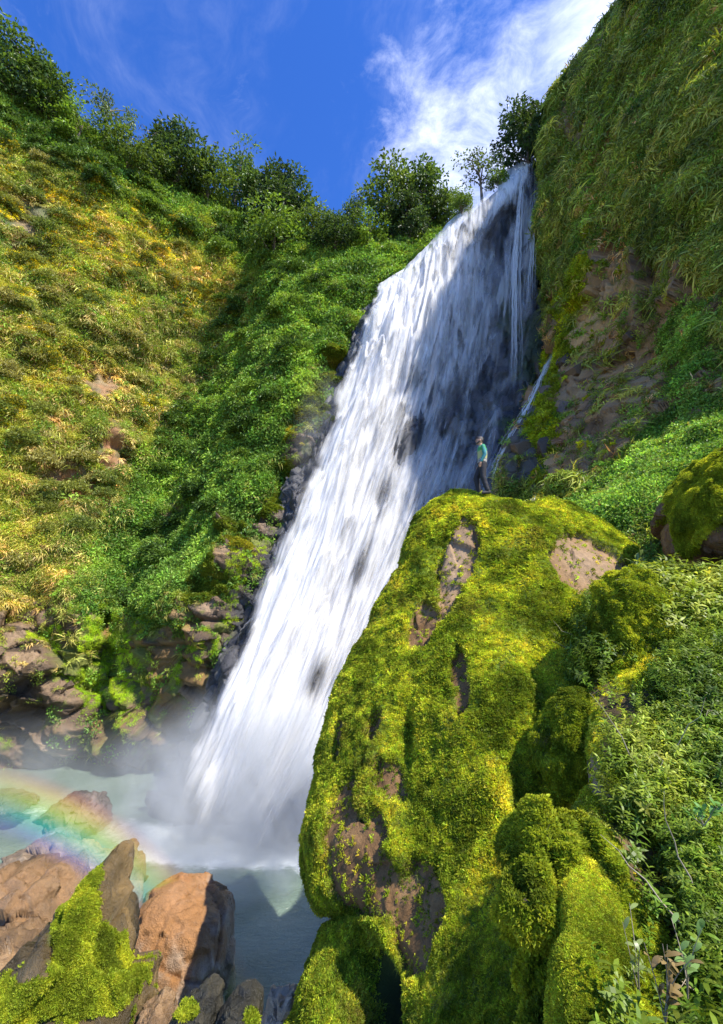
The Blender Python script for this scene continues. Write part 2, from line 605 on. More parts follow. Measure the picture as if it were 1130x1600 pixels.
# ================================================================== LARGE STRUCTURE
# ------------------------------------------------------------------ left cliff
LC = [
    [(-560, -150, 9), (-500, 0, 14), (-500, 300, 16), (-480, 600, 17), (-470, 900, 17), (-450, 1100, 16.5), (-430, 1320, 'z', -1)],
    [(-260, -60, 30), (-250, 20, 27), (-250, 300, 27), (-240, 550, 27), (-230, 800, 26.5), (-220, 1020, 26), (-210, 1250, 'z', -1)],
    [(-10, 118, 45), (0, 138, 39), (0, 360, 38), (0, 600, 37), (0, 820, 36), (0, 1030, 34), (-5, 1234, 'z', -1)],
    [(130, 205, 50), (140, 228, 43), (150, 430, 42), (150, 640, 41), (145, 840, 38.5), (120, 1030, 35), (90, 1215, 'z', -1)],
    [(255, 278, 55), (260, 300, 48), (275, 450, 48), (240, 630, 46), (200, 830, 42), (155, 1010, 37.5), (120, 1205, 'z', -1)],
    [(355, 322, 60), (365, 345, 52), (365, 460, 51), (320, 610, 48.5), (255, 800, 44), (195, 980, 38), (140, 1200, 'z', -1)],
    [(430, 340, 60), (445, 368, 50), (440, 480, 44), (400, 620, 40.5), (345, 780, 37.5), (250, 985, 33.5), (175, 1200, 'z', -1)],
    [(510, 370, 58), (515, 392, 48), (515, 480, 43), (480, 620, 38.5), (410, 790, 35), (320, 990, 31.5), (225, 1205, 'z', -1)],
    [(600, 370, 58), (600, 396, 47), (590, 480, 43), (550, 620, 39.5), (465, 790, 36), (385, 990, 32.5), (310, 1210, 'z', -1)],
    [(690, 350, 60), (690, 378, 50), (660, 480, 46), (600, 640, 42), (540, 800, 38.5), (460, 1000, 35), (400, 1215, 'z', -1)],
]
P = loft(LC, 470, 640)
px, py, dd = proj(P)
N = facing(P)
rockm = sm(py + 90 * fbm(P / 5, 3, 3) - .12 * px, 880, 950)
edge = sm(px + (py - 480) * 0.57 + 34 * fbm(P / 3, 3, 4), 528, 560) * sm(py, 470, 540)     # dark wet rock by the water
rockm = np.maximum(rockm, edge)
fv, fe, fc = facets(P @ np.array(((.95, 0, .3), (0, 1, 0), (-.3, 0, .95))) / np.array((5.2, 5.2, 3.2)), 5)
fv2, fe2, fc2 = facets(P @ np.array(((.9, .3, .3), (-.3, .95, 0), (-.3, 0, .95))) / np.array((2.6, 2.6, 1.0)), 9)
big = fbm(P / 9, 3, 1)
med = fbm(P / 2.6, 4, 2)
fv3, fe3, fc3 = facets(P @ np.array(((.9, .3, .3), (-.3, .95, 0), (-.3, 0, .95))) / np.array((.75, .75, .35)), 13)
disp = big * 1.8 + (med * 1.0 + 1.7 * np.abs(fbm(P / 4.2, 3, 12)) + .9 * np.abs(fbm(P / 1.7, 2, 14)) - .7) * (1 - rockm) + rockm * (fv * 1.7 + fv2 * 0.55 + fv3 * .13 + .35 * fbm(P / 1.1, 4, 11) - 0.4 * np.exp(-(fe / .05) ** 2))
inner = sm(py, 250, 500) * 0.7 + 0.3
# overhung ledges and a hollow low on the left wall
disp += -3.0 * blob(px, py, 35, 1125, 42, 20, -10) - 2.2 * blob(px, py, 140, 1150, 18, 60, 30) * 0.6
disp += -1.2 * blob(px, py, 120, 740, 40, 25) + 1.2 * blob(px, py, 240, 1110, 60, 40, 30)
LEFT0 = P.copy()
P = P + N * (disp * inner)[..., None]
# keep the wall foot in the water
LEFT = P
soil = pal(fbm(P / 4, 4, 21), [(-.6, (.16, .105, .05)), (0, (.24, .17, .075)), (.6, (.33, .24, .12))])
green = pal(fbm(P / 2, 4, 22), [(-.5, (.04, .07, .012)), (.5, (.13, .17, .03))])
C = lerp(soil, green, sm(fbm(P / 3.3, 4, 23), -.25, .15) * 0.8)
rcol = pal(fc2 * 2 - 1 + fbm(P / 2, 3, 25) * .6, [(-1, (.05, .032, .018)), (0, (.15, .095, .052)), (1, (.30, .20, .115))])
C = lerp(C, rcol, rockm)
C = lerp(C, (.36, .26, .13), np.clip(blob(px, py, 650, 392, 45, 14), 0, 1))
C = lerp(C, (.34, .15, .06), np.clip(np.maximum.reduce([blob(px, py, 110, 748, 58, 42, 15), .8 * blob(px, py, 172, 700, 30, 60), .5 * blob(px, py, 160, 600, 40, 30)]) * sm(fbm(P / 1.2, 3, 31), -.4, .2) * 1.2, 0, 1))
dark = sm(px + (py - 480) * 0.44 + 30 * fbm(P / 3, 3, 4), 560, 600) * sm(py, 480, 560)
C = lerp(C, pal(fc2 * 2 - 1, [(-1, (.035, .036, .04)), (1, (.085, .08, .078))]), dark)
orange = rockm * sm(fbm(P / 3.0, 3, 41) + .9 * blob(px, py, 300, 900, 60, 110, 30) + .5 * blob(px, py, 240, 1060, 80, 70), .25, .6) * (1 - dark)
C = lerp(C, (.27, .15, .04), orange * .75)
# moss films on the rock
mossf = rockm * sm(fbm(P / 1.6, 4, 43) + .5 * blob(px, py, 200, 1000, 100, 130, 25), .18, .38) * (1 - dark)
C = lerp(C, (.16, .19, .02), mossf * .8)
left = grid_obj('left_cliff', P, M_CLIFF, C, kind='structure', label='steep sunlit slope left of the waterfall, overgrown above broken brown rock')
LROCK, LDARK, LPX, LPY = rockm, dark, px, py

# ------------------------------------------------------------------ rock face behind the falling water and the water itself
FL = [
    [(575, 448, 46), (578, 462, 40), (532, 590, 37), (470, 740, 34), (412, 900, 31), (350, 1050, 28), (300, 1160, 26.5), (232, 1312, 'z', 0)],
    [(632, 410, 47), (640, 424, 40.5), (604, 590, 37), (556, 740, 34), (502, 900, 31), (447, 1050, 28), (400, 1170, 26), (335, 1318, 'z', 0)],
    [(694, 354, 47), (700, 368, 41), (676, 590, 37), (634, 740, 34), (584, 900, 31), (524, 1060, 28), (472, 1190, 25.5), (408, 1332, 'z', 0)],
    [(762, 290, 47), (768, 304, 41.5), (750, 560, 37.5), (718, 720, 34.5), (672, 860, 32), (608, 1030, 28.5), (548, 1190, 25.5), (470, 1342, 'z', 0)],
    [(846, 230, 47), (852, 243, 42), (848, 480, 38), (818, 640, 35), (770, 800, 32), (702, 1000, 28.5), (640, 1180, 25.5), (560, 1345, 'z', 0)],
]
FR = [[('w', *(pt(q) + np.array((-2.5, 2.0, 0)))) for q in FL[0]]] + FL + [[('w', *(pt(q) + np.array((3.5, 1.0, 0)))) for q in FL[-1]]]
R = loft(FR, 240, 460)
N = facing(R)
fv, fe, fc = facets(R / np.array((2.2, 2.2, 4.5)), 15)
fv2, fe2, fc2 = facets(R / np.array((.9, .9, 1.5)), 19)
px, py, dd = proj(R)
tt = np.linspace(0, 1, 460)[None, :]
hump = (2.1 * blob(px, py, 640, 690, 26, 50, 20) + 1.9 * blob(px, py, 600, 770, 14, 30, 20) + 1.5 * blob(px, py, 835, 690, 20, 30)
        + 1.7 * blob(px, py, 494, 1062, 9, 26, 20) + 1.3 * blob(px, py, 715, 640, 16, 40, 15) + 1.3 * blob(px, py, 790, 330, 12, 30, 25)
        + 1.5 * blob(px, py, 560, 890, 10, 30, 20))
R2 = R + N * (-1.25 + (fv * .55 + fv2 * .25 - .3 * np.exp(-(fe2 / .07) ** 2) + fbm(R / 3, 3, 6) * .6) * sm(tt, .08, .2) + hump)[..., None]
C = pal(fc2 * 2 - 1 + fbm(R / 2, 3, 8), [(-1, (.028, .028, .032)), (0, (.055, .053, .056)), (1, (.11, .105, .10))])
C = lerp(C, (.05, .07, .015), sm(fbm(R / 2.5, 3, 61) + .8 * blob(px, py, 850, 540, 40, 90) + .5 * blob(px, py, 790, 520, 30, 60), .35, .6) * .8)
face = grid_obj('rock_face', R2, M_WET, C, kind='structure', label='dark wet rock face behind the falling water')

# ------------------------------------------------------------------ right cliff
RC = [
    [('w', 23, 50, 40), ('w', 22.5, 49, 30), ('w', 21, 46, 24), ('w', 18, 42, 18), ('w', 15, 39, 10), ('w', 13, 36, 5), ('w', 11, 33, -2)],
    [(884, 180, 46), (870, 205, 40), (856, 330, 38.4), (862, 450, 37), (868, 560, 34.5), (830, 640, 32.5), (790, 730, 30), (760, 900, 27)],
    [(905, 125, 43), (893, 150, 36), (884, 300, 34.5), (890, 450, 33.2), (893, 570, 31), (868, 680, 28.5), (830, 780, 26), (790, 950, 23)],
    [(945, 70, 37), (930, 100, 31), (930, 300, 30), (935, 450, 29), (935, 580, 27), (920, 690, 24), (880, 800, 21), (850, 960, 18)],
    [(1000, -30, 34), (985, 10, 26), (1000, 250, 25), (1010, 430, 24), (1010, 590, 22), (990, 710, 18.5), (950, 810, 15.5), (930, 980, 13)],
    [(1110, -240, 28), (1090, -190, 21.5), (1110, 100, 20), (1120, 400, 19), (1120, 580, 17.6), (1110, 700, 14.5), (1060, 820, 12), (1020, 980, 10.5)],
    [('w', 30, 13, 47), ('w', 27, 13.5, 46), ('w', 23, 13, 35), ('w', 20, 12.5, 27), ('w', 17.5, 12, 21), ('w', 14.5, 11, 16), ('w', 12, 10, 12), ('w', 10, 9, 8)],  # unseen ribs from here on, rim height shaped for where its shade falls
    [('w', 30, 6, 38.5), ('w', 27, 6, 37.5), ('w', 23, 6, 32), ('w', 20, 6, 24), ('w', 17.5, 5.5, 17.5), ('w', 14.5, 5, 13.5), ('w', 12, 4.5, 10), ('w', 10, 4, 6)],
    [('w', 30, -6, 19), ('w', 27, -6, 18), ('w', 23, -6, 16), ('w', 20, -6, 14.5), ('w', 17.5, -6, 13), ('w', 14.5, -6, 11), ('w', 12, -6, 9), ('w', 10, -6, 5)],
]
for r in RC:
    while len(r) < 8: r.insert(-1, ('w', *((pt(r[-1]) + pt(r[-2])) / 2)))
P = loft(RC, 480, 480)
px, py, dd = proj(P)
N = facing(P)
fv, fe, fc = facets(P / np.array((3.6, 3.6, 5.0)), 45)
fv2, fe2, fc2 = facets(P / np.array((1.0, 1.0, .75)), 49)
rk = np.clip(1.1 * blob(px, py, 860, 650, 75, 120, -15) + 1.1 * blob(px, py, 925, 510, 50, 80, 10) + 1.05 * blob(px, py, 955, 640, 120, 85, -10)
             + .9 * blob(px, py, 1060, 480, 55, 70) + .8 * blob(px, py, 985, 420, 40, 40) + .6 * blob(px, py, 1110, 560, 40, 80) + .5 * blob(px, py, 900, 200, 30, 60), 0, 1)
rk = sm(rk * 1.15 + .32 * fbm(P / 1.6, 3, 51), .26, .40)
near = sm(dd, 8, 20)
disp = fbm(P / 7, 3, 52) * 1.5 + (fbm(P / 2.2, 4, 53) * .7 + .9 * np.abs(fbm(P / np.array((2.5, 2.5, 4)), 3, 59))) * (1 - rk) + rk * (fv * .8 + fv2 * .16 - .2 * np.exp(-(fe2 / .07) ** 2))
disp += 1.3 * blob(px, py, 900, 520, 30, 150, 12) - 1.0 * blob(px, py, 1000, 560, 50, 60)
P = P + N * (disp * (0.4 + 0.6 * near))[..., None]
RIGHT = P
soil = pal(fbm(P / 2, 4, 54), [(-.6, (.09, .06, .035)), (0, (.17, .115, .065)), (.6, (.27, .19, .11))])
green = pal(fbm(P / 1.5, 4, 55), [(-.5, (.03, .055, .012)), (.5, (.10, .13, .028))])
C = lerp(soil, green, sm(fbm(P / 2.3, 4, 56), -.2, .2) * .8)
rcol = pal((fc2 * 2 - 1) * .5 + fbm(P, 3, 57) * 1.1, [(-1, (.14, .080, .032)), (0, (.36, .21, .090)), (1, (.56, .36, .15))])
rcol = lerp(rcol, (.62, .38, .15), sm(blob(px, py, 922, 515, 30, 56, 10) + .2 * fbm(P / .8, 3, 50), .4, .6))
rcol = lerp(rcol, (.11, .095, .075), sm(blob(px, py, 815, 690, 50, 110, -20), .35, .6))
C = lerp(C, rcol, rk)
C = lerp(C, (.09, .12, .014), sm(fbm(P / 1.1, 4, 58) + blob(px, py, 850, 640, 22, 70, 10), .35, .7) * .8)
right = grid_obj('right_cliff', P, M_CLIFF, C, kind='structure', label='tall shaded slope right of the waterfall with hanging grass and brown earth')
RROCK, RPX, RPY = rk, px, py

# ------------------------------------------------------------------ pool and stream bed
PX = np.linspace(-75, 45, 260); PY = np.linspace(1.5, 62, 260)
G = np.stack(np.meshgrid(PX, PY, indexing='ij') + [np.zeros((260, 260))], -1)
fb = np.array(atz(300, 1312, 0)); fb2 = np.array(atz(560, 1345, 0))
seg = fb2 - fb
tq = np.clip(((G - fb) @ seg) / (seg @ seg), 0, 1)
dist = np.linalg.norm(G - (fb + tq[..., None] * seg), axis=-1)
G[..., 2] = 0.10 * fbm(G / 1.3, 3, 71) * (0.5 + 1.6 * np.exp(-dist / 4)) 
gx, gy, _ = proj(G)
fnz = fbm(G / np.array((2.5, 2.5, 1)), 4, 72)
foam = np.exp(-(dist / 1.5) ** 2) * (.55 + .5 * fnz + .4 * sm(gx, 420, 300)) + (.85 + .6 * fnz) * blob(gx, gy, 262, 1314, 95, 30, 6) + .35 * blob(gx, gy, 40, 1270, 90, 26) + .18 * np.exp(-dist / 8)
m, t = mat('pool_water')
co = t.n('ShaderNodeTexCoord').outputs['Object']
fo = t.n('ShaderNodeAttribute', attribute_name='foam').outputs[2]
n1 = t.noise(co, 0.9, 8, 0.66, 0.8)
n2 = t.noise(t.scale(co, (1, 2.2, 1)), 3.2, 6, 0.65, 1.2)
n3 = t.noise(co, 0.22, 3)
fm = t.ss(t.m('ADD', t.m('ADD', fo, t.m('MULTIPLY', n1, .55)), t.m('MULTIPLY', n2, .45)), 0.79, 1.10)
body = t.mixc(t.ss(n3, .35, .65), (.12, .17, .125), (.19, .25, .19))
cc = t.mixc(fm, body, (.80, .84, .85))
b = t.n('ShaderNodeBump', {'Strength': 0.8, 'Distance': 0.22, 'Height': t.m('ADD', t.m('MULTIPLY', n1, .5), t.m('MULTIPLY', n2, .5))})
p = t.n('ShaderNodeBsdfPrincipled', {'Base Color': cc, 'Roughness': t.ss(fm, 0, 1, .12, .7), 'Normal': b.outputs[0], 'IOR': 1.33})
t.n('ShaderNodeOutputMaterial', {0: p})
me = mesh_data('pool', G.reshape(-1, 3), grid_faces(260, 260), m, True, {'foam': ('F', foam.ravel())})
obj('pool', me, kind='structure', label='green grey plunge pool below the waterfall')
gm = plain('stream_bed_stone', (.16, .13, .1), .9, .4, 1.0)
gp = np.array([(-700, -700, -1.6), (700, -700, -1.6), (700, 900, -1.6), (-700, 900, -1.6)], float)
obj('ground', mesh_data('ground', gp, [(0, 1, 2, 3)], gm), kind='structure')

# ------------------------------------------------------------------ falling water
def water_mat(name, seed, lo, hi, sharp=1.0, su=1.0):
    m, t = mat(name)
    fl = t.n('ShaderNodeAttribute', attribute_name='flow').outputs[1]
    de = t.n('ShaderNodeAttribute', attribute_name='dens').outputs[2]
    wv = t.n('ShaderNodeTexNoise', {'Vector': t.scale(fl, (.35, .16, 1), (seed, seed, 0)), 'Scale': 1.0, 'Detail': 3.0})
    off = t.n('ShaderNodeVectorMath', {0: wv.outputs['Color'], 1: (1.5, 7.5, 0)}, operation='MULTIPLY').outputs[0]
    fw = t.n('ShaderNodeVectorMath', {0: fl, 1: off}, operation='ADD').outputs[0]
    a1 = t.noise(t.scale(fw, (1.2 * su, .085, 1), (seed * 3.1, 0, seed)), 1.0, 7, .68)
    a2 = t.noise(t.scale(fw, (5.5 * su, .34, 1), (seed * 1.7, 2, seed)), 1.0, 5, .62)
    a3 = t.noise(t.scale(fw, (.62, .15, 1), (seed, 9, seed)), 1.0, 7, .72, .5)
    s = t.m('ADD', t.m('MULTIPLY', a1, .42), t.m('ADD', t.m('MULTIPLY', a2, .15), t.m('MULTIPLY', a3, .43)))
    # bursts: the water gathers towards ragged lower fringes where it leaves a ledge
    sf = t.n('ShaderNodeSeparateXYZ', {0: fl})
    tooth = t.noise(t.scale(fl, (2.2, .12, 1), (seed, 4, 0)), 1.0, 4, .7)
    lowp = t.noise(t.scale(fl, (.28, .07, 1), (seed, 8, 0)), 1.0, 3, .5)
    for fq, amp, kk in ((.085, .17, 5.0), (.22, .05, 8.0)):
        ph = t.m('SUBTRACT', t.m('ADD', t.m('MULTIPLY', sf.outputs[1], fq), t.m('MULTIPLY', lowp, kk)), t.m('MULTIPLY', tooth, 1.1))
        fr = t.m('FRACT', ph)
        sh = t.m('MULTIPLY', t.ss(fr, 0, .8), t.ss(fr, .86, 1.0, 1, 0))
        s = t.m('ADD', s, t.m('MULTIPLY', t.m('SUBTRACT', sh, .5), t.m('MULTIPLY', t.ss(sf.outputs[1], 28, 62, 1.0, .42), amp)))
    s = t.m('ADD', s, t.m('MULTIPLY', t.m('SUBTRACT', de, .5), .62))
    al = t.m('MULTIPLY', t.ss(s, lo, hi), t.ss(de, .02, .2))
    al = t.m('MULTIPLY', al, t.ss(s, .3, .8, .75, 1.0))
    b = t.n('ShaderNodeBump', {'Strength': .45, 'Distance': .35, 'Height': s})
    d = t.n('ShaderNodeBsdfDiffuse', {0: (.93, .915, .895, 1), 'Normal': b.outputs[0]})
    tr = t.n('ShaderNodeBsdfTranslucent', {0: (.92, .905, .89, 1), 'Normal': b.outputs[0]})
    mx = t.n('ShaderNodeMixShader', {0: .35, 1: d.outputs[0], 2: tr.outputs[0]})
    tp = t.n('ShaderNodeBsdfTransparent')
    t.n('ShaderNodeOutputMaterial', {0: t.n('ShaderNodeMixShader', {0: al, 1: tp.outputs[0], 2: mx.outputs[0]})})
    return m


fall = empty('waterfall', tuple(atz(400, 1325, 0)))
tag(fall, 'tall white waterfall pouring down dark rock into the pool', 'waterfall', kind='structure')
FORG = np.array(fall.location)


def flow_attr(P, wid=22.0):
    n, m = P.shape[:2]
    seg = np.linalg.norm(np.diff(P, axis=1), axis=-1)
    v = np.concatenate([np.zeros((n, 1)), np.cumsum(seg, 1)], 1)
    v = v.mean(0, keepdims=True) + 0 * v
    u = np.linspace(0, wid, n)[:, None] + 0 * v
    return np.stack([u, v, 0 * u], -1)


def density(px, py, s, t):
    d = 0.70 - 0.05 * s + .08 * (1 - sm(s, .1, .35)) - .75 * sm(t + .03 * np.sin(s * 23) + .015 * np.sin(s * 61), .90, 1.01)
    d = d - .16 * sm(s, .45, .85) * (1 - sm(t, .45, .7)) - .06 * sm(s, .3, .8) * (1 - sm(t, .5, .95))
    d = d + .55 * blob(px, py, 800, 290, 16, 60, 38) + .25 * blob(px, py, 830, 430, 12, 130, 3)
    d = d + .25 * blob(px, py, 620, 500, 60, 60, 30)
    for x, y, rx, ry, k in ((640, 680, 26, 50, .25), (600, 770, 16, 34, .25), (715, 640, 34, 60, .25), (790, 560, 30, 70, .3), (822, 640, 26, 70, .35),
                            (780, 360, 16, 46, .4), (494, 1062, 9, 30, .35), (560, 890, 14, 40, .3), (700, 540, 20, 50, .2), (660, 600, 40, 20, .15), (735, 700, 30, 40, .1)):
        d = d - k * blob(px, py, x, y, rx, ry, 20)
    return d


Wn, Wm = 260, 620
W0 = loft(FL, Wn, Wm)
crest_n = (.75 * fbm(np.stack([np.linspace(0, 9, Wn), np.zeros(Wn), np.zeros(Wn)], 1), 4, 77))[:, None] * (1 - sm(np.linspace(0, 1, Wm), .10, .45))[None]
W0[..., 2] += crest_n
sN = facing(W0)
fl0 = flow_attr(W0)
ss_ = np.linspace(0, 1, Wn)[:, None] + np.zeros((1, Wm)); ts = np.linspace(0, 1, Wm)[None, :] + np.zeros((Wn, 1))
for k, (off, lo, hi, edgew, su) in enumerate(((0.0, .27, .84, .07, 1.0), (.55, .38, .90, .12, 1.2), (1.05, .44, .98, .18, 1.5))):
    q = np.stack([fl0[..., 0] * .8, fl0[..., 1] * .10, 0 * ss_ + k * 7], -1)
    q2 = np.stack([fl0[..., 0] * 2.6, fl0[..., 1] * .3, 0 * ss_ + k * 3], -1)
    dp = fbm(q, 3, 80 + k) * .9 + fbm(q2, 3, 90 + k) * .28
    ph_ = fl0[..., 1] * .105 + 2.2 * fbm(np.stack([fl0[..., 0] * .28, fl0[..., 1] * .05, 0 * ss_], -1), 3, 70) + .5 * fbm(np.stack([fl0[..., 0] * 1.5, 0 * ss_, 0 * ss_], -1), 3, 69)
    fr_ = ph_ - np.floor(ph_)
    dp = dp + .9 * sm(fr_, 0, .22) * (1 - fr_) * (1 - .5 * ts)
    top = sm(ts, .11, .24)
    Wk = W0 + sN * ((off + dp * (.6 + .4 * k)) * top + .12)[..., None]
    px, py, _ = proj(Wk)
    de = density(px, py, ss_, ts)
    ragged = .06 * fbm(np.stack([fl0[..., 1] * .25, ss_ * 0, ss_ * 0 + k], -1), 4, 95 + k)
    de = de * sm(ss_ + ragged, 0, edgew) * sm(1 - ss_ + ragged, 0, edgew + .02) - (1 - sm(ts, .11, .15)) * (0 if k == 0 else 1)
    grid_obj('water_sheet' if k == 0 else 'water_veil', Wk - FORG, water_mat('falling_water_%d' % k, 3.0 + 5 * k, lo, hi, su=su), parent=fall,
             attrs={'flow': ('V', fl0.reshape(-1, 3)), 'dens': ('F', np.clip(de, 0, 1.3).ravel())})

# free strands and side trickles
m, t = mat('water_strand')
ac = t.n('ShaderNodeAttribute', attribute_name='ac').outputs[2]
al = t.ss(ac, 0.0, 1.0, 0.0, .85)
d = t.n('ShaderNodeBsdfDiffuse', {0: (.93, .915, .895, 1)})
tr = t.n('ShaderNodeBsdfTranslucent', {0: (.92, .905, .89, 1)})
mx = t.n('ShaderNodeMixShader', {0: .4, 1: d.outputs[0], 2: tr.outputs[0]})
t.n('ShaderNodeOutputMaterial', {0: t.n('ShaderNodeMixShader', {0: al, 1: t.n('ShaderNodeBsdfTransparent').outputs[0], 2: mx.outputs[0]})})
M_STRAND = m


def strips(paths, widths, peak):
    """ribbons with soft edges: three verts across; widths per path, alpha peak per path"""
    V, Fq, A = [], [], []
    o = 0
    for pth, wd, pk in zip(paths, widths, peak):
        n = len(pth)
        T = np.gradient(pth, axis=0); T /= np.maximum(np.linalg.norm(T, axis=1, keepdims=True), 1e-9)
        view = np.array((0, -1.0, 0.1))
        S = np.cross(T, view); S /= np.maximum(np.linalg.norm(S, axis=1, keepdims=True), 1e-9)
        f = np.linspace(0, 1, n)
        w_ = (wd * (0.35 + .65 * np.sin(np.pi * np.minimum(f * 1.2, 1) * .5)))[:, None]
        fade = np.minimum(f * 6, 1) * np.minimum((1 - f) * 2.2, 1)
        V += [pth - S * w_, pth + np.array((0, -.3, 0)) * w_, pth + S * w_]
        A += [0 * f, pk * fade, 0 * f]
        i = np.arange(n - 1)
        Fq += [np.stack([o + i, o + i + 1, o + n + i + 1, o + n + i], 1), np.stack([o + n + i, o + n + i + 1, o + 2 * n + i + 1, o + 2 * n + i], 1)]
        o += 3 * n
    return np.concatenate(V), np.concatenate(Fq), np.concatenate(A)


paths, wd, pk = [], [], []
for k in range(260):
    s = RNG.uniform(0.07, .97) ** .9
    t0 = RNG.uniform(.12, .93); ln = RNG.uniform(.04, .16); t1 = min(t0 + ln, .985)
    n = 12
    tq = np.linspace(t0, t1, n)
    sq = np.clip(s + .012 * vn(np.stack([tq * 9, tq * 0 + s * 40, tq * 0], 1), 3), 0, 1)
    i = sq * (Wn - 1); j = tq * (Wm - 1)
    i0 = i.astype(int); j0 = j.astype(int)
    Q = W0[i0, j0] + (W0[np.minimum(i0 + 1, Wn - 1), j0] - W0[i0, j0]) * (i - i0)[:, None]
    f = np.linspace(0, 1, n)
    Q = Q + sN[i0, j0] * (RNG.uniform(.2, 1.3) + .9 * np.sin(f * np.pi) * RNG.uniform(0, 1))[:, None]
    a_, b_, _ = proj(Q[n // 2])
    dn = float(density(np.array(a_), np.array(b_), np.array(s), np.array(tq[n // 2])))
    if RNG.uniform() > dn * 1.3 + .12: continue
    paths.append(Q); wd.append(RNG.uniform(.05, .3)); pk.append(RNG.uniform(.1, .4))
V, Fq, A = strips(paths, wd, pk)
obj('water_strand', mesh_data('water_strand', V - FORG, Fq, M_STRAND, True, {'ac': ('F', A)}), fall, kind='stuff')


def trickle(pts_, n, wdt, spread, name='water_trickle'):
    base = catmull([pt(p) for p in pts_], 40)
    pths, ww, pp = [], [], []
    for k in range(n):
        o = RNG.normal(0, spread, 3)
        a, b = sorted(RNG.uniform(0, 1, 2))
        if b - a < .35: a, b = 0, 1
        i0, i1 = int(a * 39), max(int(b * 39), int(a * 39) + 8)
        Q = base[i0:min(i1, 39) + 1]
        if len(Q) < 5: continue
        Q = Q + o * np.linspace(.3, 1.4, len(Q))[:, None] + .04 * RNG.normal(0, 1, Q.shape)
        pths.append(Q); ww.append(RNG.uniform(.4, 1.2) * wdt); pp.append(RNG.uniform(.5, 1))
    V, Fq, A = strips(pths, ww, pp)
    return obj(name, mesh_data(name, V - FORG, Fq, M_STRAND, True, {'ac': ('F', A)}), fall, kind='stuff')


trickle([(868, 545, 33.2), (850, 580, 32), (828, 630, 30.8), (800, 680, 29.6), (778, 722, 28.8), (760, 780, 28)], 26, .10, .16)
trickle([(818, 250, 41), (812, 330, 39), (806, 430, 37.4), (806, 560, 36), (802, 640, 34.6)], 20, .12, .3)
trickle([(846, 250, 41), (836, 330, 39), (828, 430, 37.6), (826, 520, 36.6)], 14, .10, .3)
trickle([(455, 900, 32), (420, 945, 31.2), (385, 975, 30.5), (378, 1010, 30)], 5, .04, .15)

# ------------------------------------------------------------------ spray: a soft volume over the plunge pool
def mist(name, c, r, dens, seed, label):
    bpy_me = bpy.data.meshes.new(name)
    import bmesh
    bm = bmesh.new(); bmesh.ops.create_icosphere(bm, subdivisions=3, radius=1.0); bm.to_mesh(bpy_me); bm.free()
    o = obj(name, bpy_me, label=label, cat='mist', kind='stuff')
    o.location = c; o.scale = r
    m, t = mat(name)
    co = t.n('ShaderNodeTexCoord').outputs['Object']
    ln = t.n('ShaderNodeVectorMath', {0: co}, operation='LENGTH').outputs['Value']
    fall_ = t.ss(ln, .15, .97, 1.0, 0.0)
    wp = t.n('ShaderNodeNewGeometry').outputs['Position']
    nn = t.noise(t.scale(wp, (1, 1, .75), (seed, 0, 0)), .42, 4, .6, .6)
    dn = t.m('MULTIPLY', t.m('MULTIPLY', fall_, t.ss(nn, .38, .66)), dens)
    v = t.n('ShaderNodeVolumePrincipled', {'Color': (.93, .95, .97, 1), 'Density': dn, 'Anisotropy': .2})
    t.n('ShaderNodeOutputMaterial', {'Volume': v.outputs[0]})
    bpy_me.materials.append(m)
    return o


mist('spray_mist', (-3.8, 23.4, 1.2), (11, 6.5, 7.0), .95, 1.0, 'white spray rising where the waterfall hits the pool')
mist('falling_spray', tuple(at(505, 700, 34.5)), (3.2, 2.0, 9.0), .16, 9.0, 'fine spray blowing off the left edge of the waterfall')
mist('drifting_mist', (-19, 25.5, 1.5), (13, 8.0, 4.5), .13, 5.0, 'thin mist drifting over the left side of the pool')

